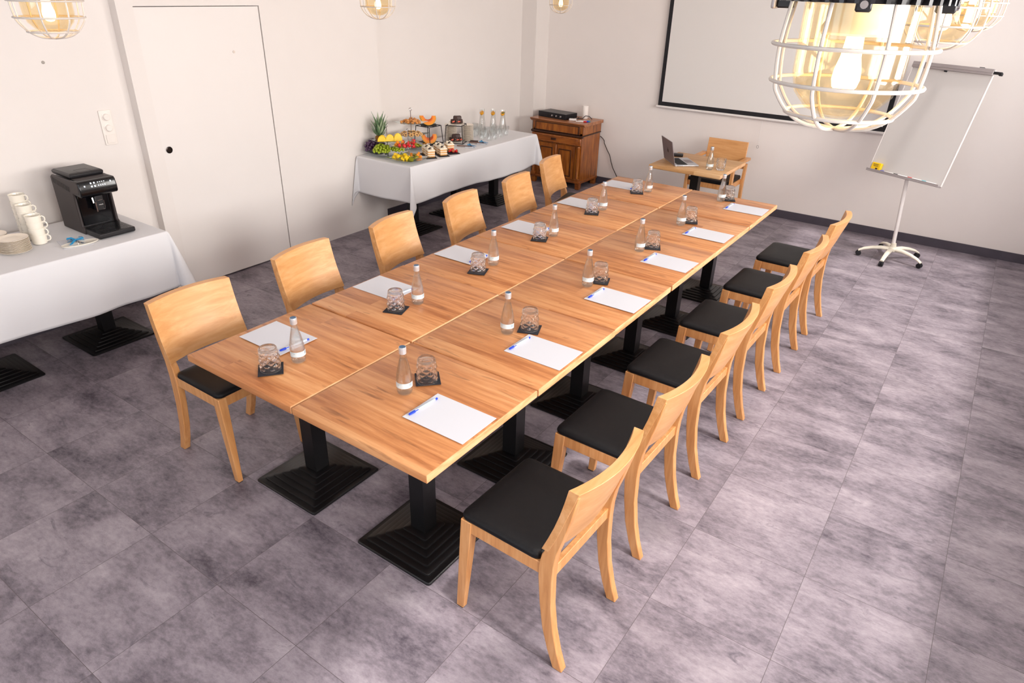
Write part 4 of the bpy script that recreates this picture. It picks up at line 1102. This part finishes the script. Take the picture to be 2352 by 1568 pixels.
tag(obj('power_adapter', MB().box((0, 0, .012), (.09, .045, .024)), M['whitemetal'], None, .006, 2, loc=(-2.335, 6.19, ZK), rz=R(20)), 'white power adapter lying on the cabinet by the cable', 'adapter')
def marker(label, loc, rz, capmat, group=None, rx=90):
    t = thing('marker_pen', label, 'marker', loc, rz, group)
    rot = Matrix.Rotation(R(90), 3, 'X')
    obj('barrel', MB().lathe([(.008, -.035), (.008, .055), (.006, .058)], 12, (0, 0, .008), rot), M['whitemetal'], t)
    obj('cap', MB().lathe([(.0086, -.075), (.0088, -.036), (.008, -.034)], 12, (0, 0, .008), rot), M[capmat], t); return t
for k, (c_, y) in enumerate((('red', 0), ('blue', .020), ('teal', .040))):
    marker('%s capped whiteboard marker on the front of the cabinet top' % {'red': 'red', 'blue': 'blue', 'teal': 'teal'}[c_], (-2.205 + .01 * k, 6.16 + y * 1.3, ZK), R(-62), c_)
pcb = MB().tube([(-2.115, 6.538, .60), (-2.075, 6.536, .575), (-2.052, 6.535, .55), (-2.045, 6.53, .52), (-1.995, 6.53, .44), (-1.955, 6.53, .385), (-1.925, 6.53, .30), (-1.895, 6.53, .23), (-1.85, 6.53, .165), (-1.80, 6.52, .10)], .005, 8)
tag(obj('wall_cable', pcb, plain('grey_cord', '#3a322e', .5)), 'dark power cord hanging down the wall right of the cabinet', 'cord')

# ------------------------------------------------------------------ projection screen
ps = thing('projection_screen', 'large projection screen with black border hanging on the far wall', 'projection screen', (-.135, YF - .04, 1.02))
hw = 1.235
obj('screen_fabric', MB().box((0, 0, .86), (2 * hw - .09, .002, 1.55)), M['screen'], ps)
bd = MB()
for s in (-1, 1): bd.box((s * (hw - .0225), 0, .84), (.045, .003, 1.60))
bd.box((0, 0, .0625), (2 * hw, .0032, .045)); bd.box((0, 0, 1.64), (2 * hw, .0032, .05))
obj('black_border', bd, M['black'], ps)
obj('bottom_bar', MB().lathe([(.014, -hw - .02), (.014, hw + .02)], 14, (0, 0, .026), Matrix.Rotation(R(90), 3, 'Y')), M['whitemetal'], ps)
obj('roller_case', MB().box((0, .0, 1.70), (2 * hw + .12, .07, .08)), M['whitemetal'], ps, .01)
cd = obj('pull_cord', MB().tube([(.005, 0, .02), (.005, 0, -.26)], .0018, 6), M['whitemetal'], ps)
mb = MB().tube([(.005 + .012 * math.sin(2 * PI * k / 16), 0, -.275 + .016 * math.cos(2 * PI * k / 16)) for k in range(16)], .0022, 6, True)
obj('pull_ring', mb, M['greymetal'], cd)

# ------------------------------------------------------------------ presenter table and armchair
make_table('small pale oak table for the presenter below the projection screen', -.34, 5.262, .722, .74, TH, None, [M['presenter'], M['table_edge']])
ac = thing('armchair', 'beech armchair with black seat behind the small presenter table', 'chair', (-.365, 5.93, 0), R(180))
hw = .2225
obj('backrest', None or MB().prism([(-.225, .56), (-.247, .555), (-.285, .835), (-.262, .838)], 'X', -hw + .003, hw - .003), M['beech_back'], ac, .004)
for s in (-1, 1):
    x0, x1 = s * (hw + .035), s * (hw + .004)
    obj('leg', MB().prism([(-.255, 0), (-.215, 0), (-.185, .42), (-.215, .62), (-.250, .62), (-.232, .42)], 'X', x0, x1), M['beech'], ac, .003)
    obj('leg', MB().prism([(.20, 0), (.235, 0), (.215, .655), (.165, .655)], 'X', x0, x1), M['beech'], ac, .003)
    obj('armrest', MB().prism([(-.27, .655), (.235, .655), (.245, .665), (.235, .683), (-.27, .683)], 'X', s * (hw + .052), s * (hw - .003)), M['beech'], ac, .006)
fm = MB()
for s in (-1, 1): fm.box((s * (hw - .010), 0, .43), (.026, .40, .055))
fm.box((0, .195, .43), (.42, .024, .055)); fm.box((0, -.195, .43), (.42, .024, .05))
obj('seat_frame', fm, M['beech'], ac, .003)
obj('seat_cushion', MB().box((0, .01, .478), (.44, .42, .042)), M['cushion'], ac, .014, 3)
# laptop
lp = thing('laptop', 'open grey laptop on the small presenter table', 'laptop', (-.568, 5.085, TH), R(-49))
bs = obj('base', MB().box((0, .121, .0085), (.335, .238, .013)), M['silver'], lp, .003)
obj('keyboard', MB().box((0, .085, .0153), (.285, .105, .0012)), M['keys'], bs)
kk = MB()
for r_ in range(5):
    for c_ in range(13): kk.box((-.128 + .0213 * c_, .042 + .0205 * r_, .0164), (.0175, .0165, .0016))
o = obj('keys', kk, M['black'], bs)
obj('trackpad', MB().box((0, .188, .0152), (.13, .075, .0008)), M['lid'], bs)
prt = MB()
for k in range(3): prt.box((.168, .03 + .02 * k, .009), (.0015, .010, .004))
obj('ports', prt, M['black'], bs)
lm_ = MB(); th_ = R(14); up_ = Vector((0, -math.sin(th_), math.cos(th_))); nb = Vector((0, -math.cos(th_), -math.sin(th_)))
def lidbox(x0, x1, h0, h1, d0, d1, mb):
    vs = [Vector((x, 0, .015)) + up_ * h + nb * d_ for d_ in (d0, d1) for h in (h0, h1) for x in (x0, x1)]
    mb.add(vs, [(0, 1, 3, 2), (4, 6, 7, 5), (0, 4, 5, 1), (2, 3, 7, 6), (0, 2, 6, 4), (1, 5, 7, 3)]); return mb
ld = obj('lid', lidbox(-.1675, .1675, 0, .225, 0, .006, MB()), M['lid'], lp, .002)
obj('display', lidbox(-.155, .155, .012, .215, -.001, 0, MB()), M['display'], ld)
em = MB(); n = 20; vs = []
for d_ in (.0062, .0068):
    for k in range(n):
        a = 2 * PI * k / n; rr_ = .019 * (1 - .12 * math.exp(-((a - PI / 2) / .35) ** 2) - .06 * math.exp(-((a - 3 * PI / 2) / .3) ** 2))
        vs.append(Vector((rr_ * math.cos(a) * .92, 0, .015)) + up_ * (.112 + rr_ * math.sin(a)) + nb * d_)
em.add(vs, [tuple(range(n)), tuple(range(2 * n - 1, n - 1, -1))] + [(k, (k + 1) % n, n + (k + 1) % n, n + k) for k in range(n)])
lidbox(.0, .007, .133, .142, .0062, .0068, em)
obj('emblem', em, plain('dark_emblem', '#40343a', .3, metal=.4), ld)
tag(obj('phone', MB().box((0, 0, .013), (.10, .075, .026)), M['blackplastic'], None, .008, 3, loc=(-.622, 5.432, TH), rz=R(20)), 'black flat device on the small table behind the laptop', 'phone')
dup(bottle0, (-.153, 5.062, TH), R(20), 'small clear water bottle on the presenter table beside the laptop', 'water bottles on the presenter table')
tumu = dup(tumbler0, (-.066, 5.125, TH + .110), 0, 'upright cut glass tumbler on the presenter table', 'upright tumblers')
tumu.rotation_euler = (PI, 0, 0)

# ------------------------------------------------------------------ flipchart
yaw, tilt, bw, bh = -.445, .264, .704, .994
B0 = Vector((1.414, 5.866, .779)); rv = Vector((math.cos(yaw), math.sin(yaw), 0)); nv = Vector((math.sin(yaw), -math.cos(yaw), 0))
fcs = thing('flipchart', 'white flipchart easel on a five-wheeled stand by the far wall', 'flipchart', (1.50, 5.865, 0))
def L2(q): return Vector(q) - Vector((1.50, 5.865, 0))
uv = Vector((-nv.x * math.sin(tilt), -nv.y * math.sin(tilt), math.cos(tilt))); fn = rv.cross(uv)   # fn = front normal
if fn.dot(nv) < 0: fn = -fn
def bbox(mb, a0, a1, h0, h1, d0, d1):
    vs = [L2(B0) + rv * a + uv * h + fn * d_ for d_ in (d0, d1) for h in (h0, h1) for a in (a0, a1)]
    return mb.add(vs, [(0, 1, 3, 2), (4, 6, 7, 5), (0, 4, 5, 1), (2, 3, 7, 6), (0, 2, 6, 4), (1, 5, 7, 3)])
bd = obj('board', bbox(MB(), -bw / 2, bw / 2, 0, bh, -.016, 0), M['board'], fcs, .003)
obj('side_edge', bbox(MB(), bw / 2, bw / 2 + .006, 0, bh, -.017, .002), M['whitemetal'], bd); obj('side_edge', bbox(MB(), -bw / 2 - .006, -bw / 2, 0, bh, -.017, .002), M['whitemetal'], bd)
obj('clamp_bar', bbox(bbox(MB(), -bw / 2 - .004, bw / 2 + .006, bh - .046, bh + .004, .0, .022), -bw / 2 - .004, bw / 2 + .006, bh - .026, bh - .022, .022, .026), M['greymetal'], fcs, .004)
obj('clamp_pins', bbox(bbox(MB(), -.05, -.03, bh - .058, bh - .044, .0, .018), .23, .27, bh + .002, bh + .010, .0, .014), M['black'], fcs)
obj('handle_knob', bbox(bbox(MB(), bw / 2 + .006, bw / 2 + .075, bh - .034, bh - .012, -.004, .014), bw / 2 + .05, bw / 2 + .08, bh - .042, bh - .018, -.006, .012), M['blackplastic'], fcs, .005)
obj('pen_tray', bbox(bbox(MB(), -bw / 2 - .004, bw / 2 + .004, -.012, .0, -.016, .048), -bw / 2 - .004, bw / 2 + .004, 0.0, .012, .044, .048), M['greymetal'], fcs, .003)
ptop = L2(B0) + uv * .35 - fn * .035
obj('pole', MB().tube([(0, 0, .10), tuple(L2(B0) * .98 + Vector((.02, 0, .0)) - fn * .03), tuple(ptop)], .017, 14), M['whitemetal'], fcs)
obj('hub', MB().lathe([(.03, .075), (.045, .085), (.045, .110), (.028, .125), (.022, .16)], 20), M['cream'], fcs)
wh = [(1.217, 5.774), (1.459, 5.536), (1.772, 5.755), (1.738, 6.090), (1.375, 6.125)]
for (wx_, wy_) in wh:
    v = Vector((wx_ - 1.50, wy_ - 5.865, 0)); L_ = .295; v.normalize(); tg = Vector((-v.y, v.x, 0)); rings = []
    for s, z, hw_, hh in ((.02, .098, .026, .020), (.10, .104, .024, .018), (.18, .094, .021, .016), (.25, .075, .019, .014), (L_, .052, .017, .010)):
        c = v * s + Vector((0, 0, z)); rings.append([c + tg * hw_ * math.cos(2 * PI * k / 10) + Vector((0, 0, 1)) * hh * math.sin(2 * PI * k / 10) for k in range(10)])
    lg = obj('leg', MB().loft(rings), M['cream'], fcs)
    c = v * (L_ - .008)
    mb = MB()
    for s in (-1, 1): mb.lathe([(.012, -.008), (.0235, -.007), (.0245, 0), (.0235, .007), (.012, .008)], 16, tuple(c + tg * .011 * s + Vector((0, 0, .0245))), Matrix.Rotation(math.atan2(tg.y, tg.x), 3, 'Z') @ Matrix.Rotation(R(90), 3, 'Y'))
    mb.box(tuple(c + Vector((0, 0, .042))), (.03, .03, .016))
    obj('caster', mb, M['black'], lg)
def on_tray(a, d_=.024, h=0.0): return B0 + rv * a + uv * h + fn * d_
fr_rot = Matrix((rv, uv, fn)).transposed()
er = thing('board_eraser', 'yellow board eraser on the flipchart pen tray', 'eraser', on_tray(-.275, .023, .003))
er.rotation_mode = 'QUATERNION'; er.rotation_quaternion = fr_rot.to_quaternion()
obj('block', MB().box((0, .036, 0), (.095, .07, .034)), M['yellow'], er, .005, 2)
mb = MB()
for k, (w_, x) in enumerate(((.055, -.005), (.048, -.005), (.05, .0))): mb.box((x, .055 - .009 * k, .0174), (w_, .0035, .0008))
mb.box((.012, .016, .0174), (.022, .014, .0008))
obj('print', mb, M['olddark'], er)
def tray_marker(a, col, label):
    mk = marker(label, on_tray(a, .026, .008), 0, col)
    mk.rotation_mode = 'QUATERNION'
    mk.rotation_quaternion = (fr_rot @ Matrix.Rotation(R(90), 3, 'Z')).to_quaternion(); mk.location = on_tray(a, .018, .009)
tray_marker(-.15, 'blue', 'blue capped marker on the flipchart tray beside the eraser')
tray_marker(-.01, 'black', 'black capped marker in the middle of the flipchart tray')
tray_marker(.13, 'red', 'red capped marker right of centre on the flipchart tray')
tray_marker(.265, 'teal', 'teal capped marker at the right end of the flipchart tray')

# ------------------------------------------------------------------ caged pendant lamps
def make_lamp(label, x, y, z, rz, three=True):
    t = thing('pendant_lamp', label, 'lamp', (x, y, z), R(rz), 'caged pendant lamps over the table')
    cage = MB(); rA, rB, rC = .101, .0955, .069; wr = .0026
    cage.ring(rA, .107, wr); cage.ring(rB, .061, wr)
    if three: cage.ring(rC, .021, wr)
    path = [(.090, .165), (.0965, .107), (.0935, .061), (.088, .045), (rC - .001, .021), (.040, .006), (.0, .001)]
    if not three: path = [(.090, .165), (.0965, .107), (.0935, .061), (.080, .034), (.058, .014), (.030, .002), (.0, -.002)]
    sm = []
    for i in range(len(path) - 1):
        for k in range(4):
            u = k / 4; p0, p1, p2, p3 = path[max(i - 1, 0)], path[i], path[i + 1], path[min(i + 2, len(path) - 1)]
            sm.append(tuple(.5 * (2 * p1[j] + (p2[j] - p0[j]) * u + (2 * p0[j] - 5 * p1[j] + 4 * p2[j] - p3[j]) * u * u + (3 * p1[j] - p0[j] - 3 * p2[j] + p3[j]) * u ** 3) for j in (0, 1)))
    sm.append(path[-1])
    for k in range(8):
        a = 2 * PI * k / 8
        cage.tube([(max(r, 0) * math.cos(a), max(r, 0) * math.sin(a), zz) for r, zz in sm], wr, 8)
    obj('cage', cage, M['wire'], t)
    obj('glass_jar', MB().lathe([(0, .017), (.022, .018), (.045, .028), (.062, .047), (.069, .072), (.0705, .16), (.0685, .16), (.067, .072), (.060, .049), (.044, .031), (.022, .021), (0, .020)], 40), M['lampglass'], t)
    h = obj('housing', MB().lathe([(.072, .158), (.097, .158), (.099, .162), (.099, .185), (.090, .192), (.060, .21), (.052, .30), (.03, .325), (.012, .33)], 40), M['blackplastic'], t)
    fins = MB()
    for k in range(40):
        a = 2 * PI * k / 40; fins.box((.102 * math.cos(a), .102 * math.sin(a), .172), (.010, .005, .028), rz=a)
    obj('fins', fins, M['blackplastic'], h)
    for k in range(4):
        a = 2 * PI * k / 4 + R(22.5); o = obj('lug', MB().box((.094 * math.cos(a), .094 * math.sin(a), .158), (.022, .018, .018), rz=a), M['blackplastic'], h, .002, 1)
        obj('screw', MB().lathe([(.0045, 0), (.0045, .003), (0, .003)], 12, (.105 * math.cos(a), .105 * math.sin(a), .157), Matrix.Rotation(a, 3, 'Z') @ Matrix.Rotation(R(90), 3, 'Y')), M['chrome'], o)
    a = R(200); lt = MB().box((.108 * math.cos(a), .108 * math.sin(a), .166), (.006, .042, .036), rz=a).box((.114 * math.cos(a), .114 * math.sin(a), .182), (.016, .042, .005), rz=a)
    obj('latch', lt, M['greymetal'], t, .003)
    obj('reflector', MB().lathe([(.040, .120), (.044, .123), (.0445, .130), (.041, .136), (.041, .16)], 28), M['reflector'], t)
    obj('lamp_socket', MB().lathe([(.010, .128), (.036, .134), (.038, .158), (0, .158)], 24), M['brass'], t)
    obj('bulb', MB().lathe([(0, .048), (.009, .050), (.0155, .056), (.018, .066), (.017, .078), (.013, .094), (.011, .118)], 24), M['bulb'], t)
    obj('cable', MB().tube([(0, 0, .32), (0, 0, ZC - z - .03)], .005, 8), M['black'], t)
    obj('ceiling_rose', MB().lathe([(.055, ZC - z), (.055, ZC - z - .02), (.02, ZC - z - .035), (.006, ZC - z - .035)], 24), M['blackplastic'], t)
    l = bpy.data.lights.new('lamp_light', 'POINT'); l.energy = LAMP_W; l.color = LAMP_COL; l.shadow_soft_size = .03
    lo = bpy.data.objects.new('lamp_light', l); COL.objects.link(lo); lo.parent = t; lo.location = (0, 0, .068)
    return t
make_lamp('large caged pendant lamp hanging close to the camera at upper right', 1.805, -.311, 2.096, -12)
make_lamp('caged pendant lamp behind the big one at upper right', 1.792, .965, 2.135, 5)
make_lamp('caged pendant lamp at the top right corner, partly hidden', 1.792, 2.182, 2.144, 12)
make_lamp('caged pendant lamp at the top left above the coffee machine', -.477, -.302, 2.082, 8)
make_lamp('caged pendant lamp at the top centre before the white wall', -1.011, 1.631, 2.082, -7, False)
make_lamp('small distant caged pendant lamp near the far left corner', -1.344, 4.129, 2.069, -14, False)
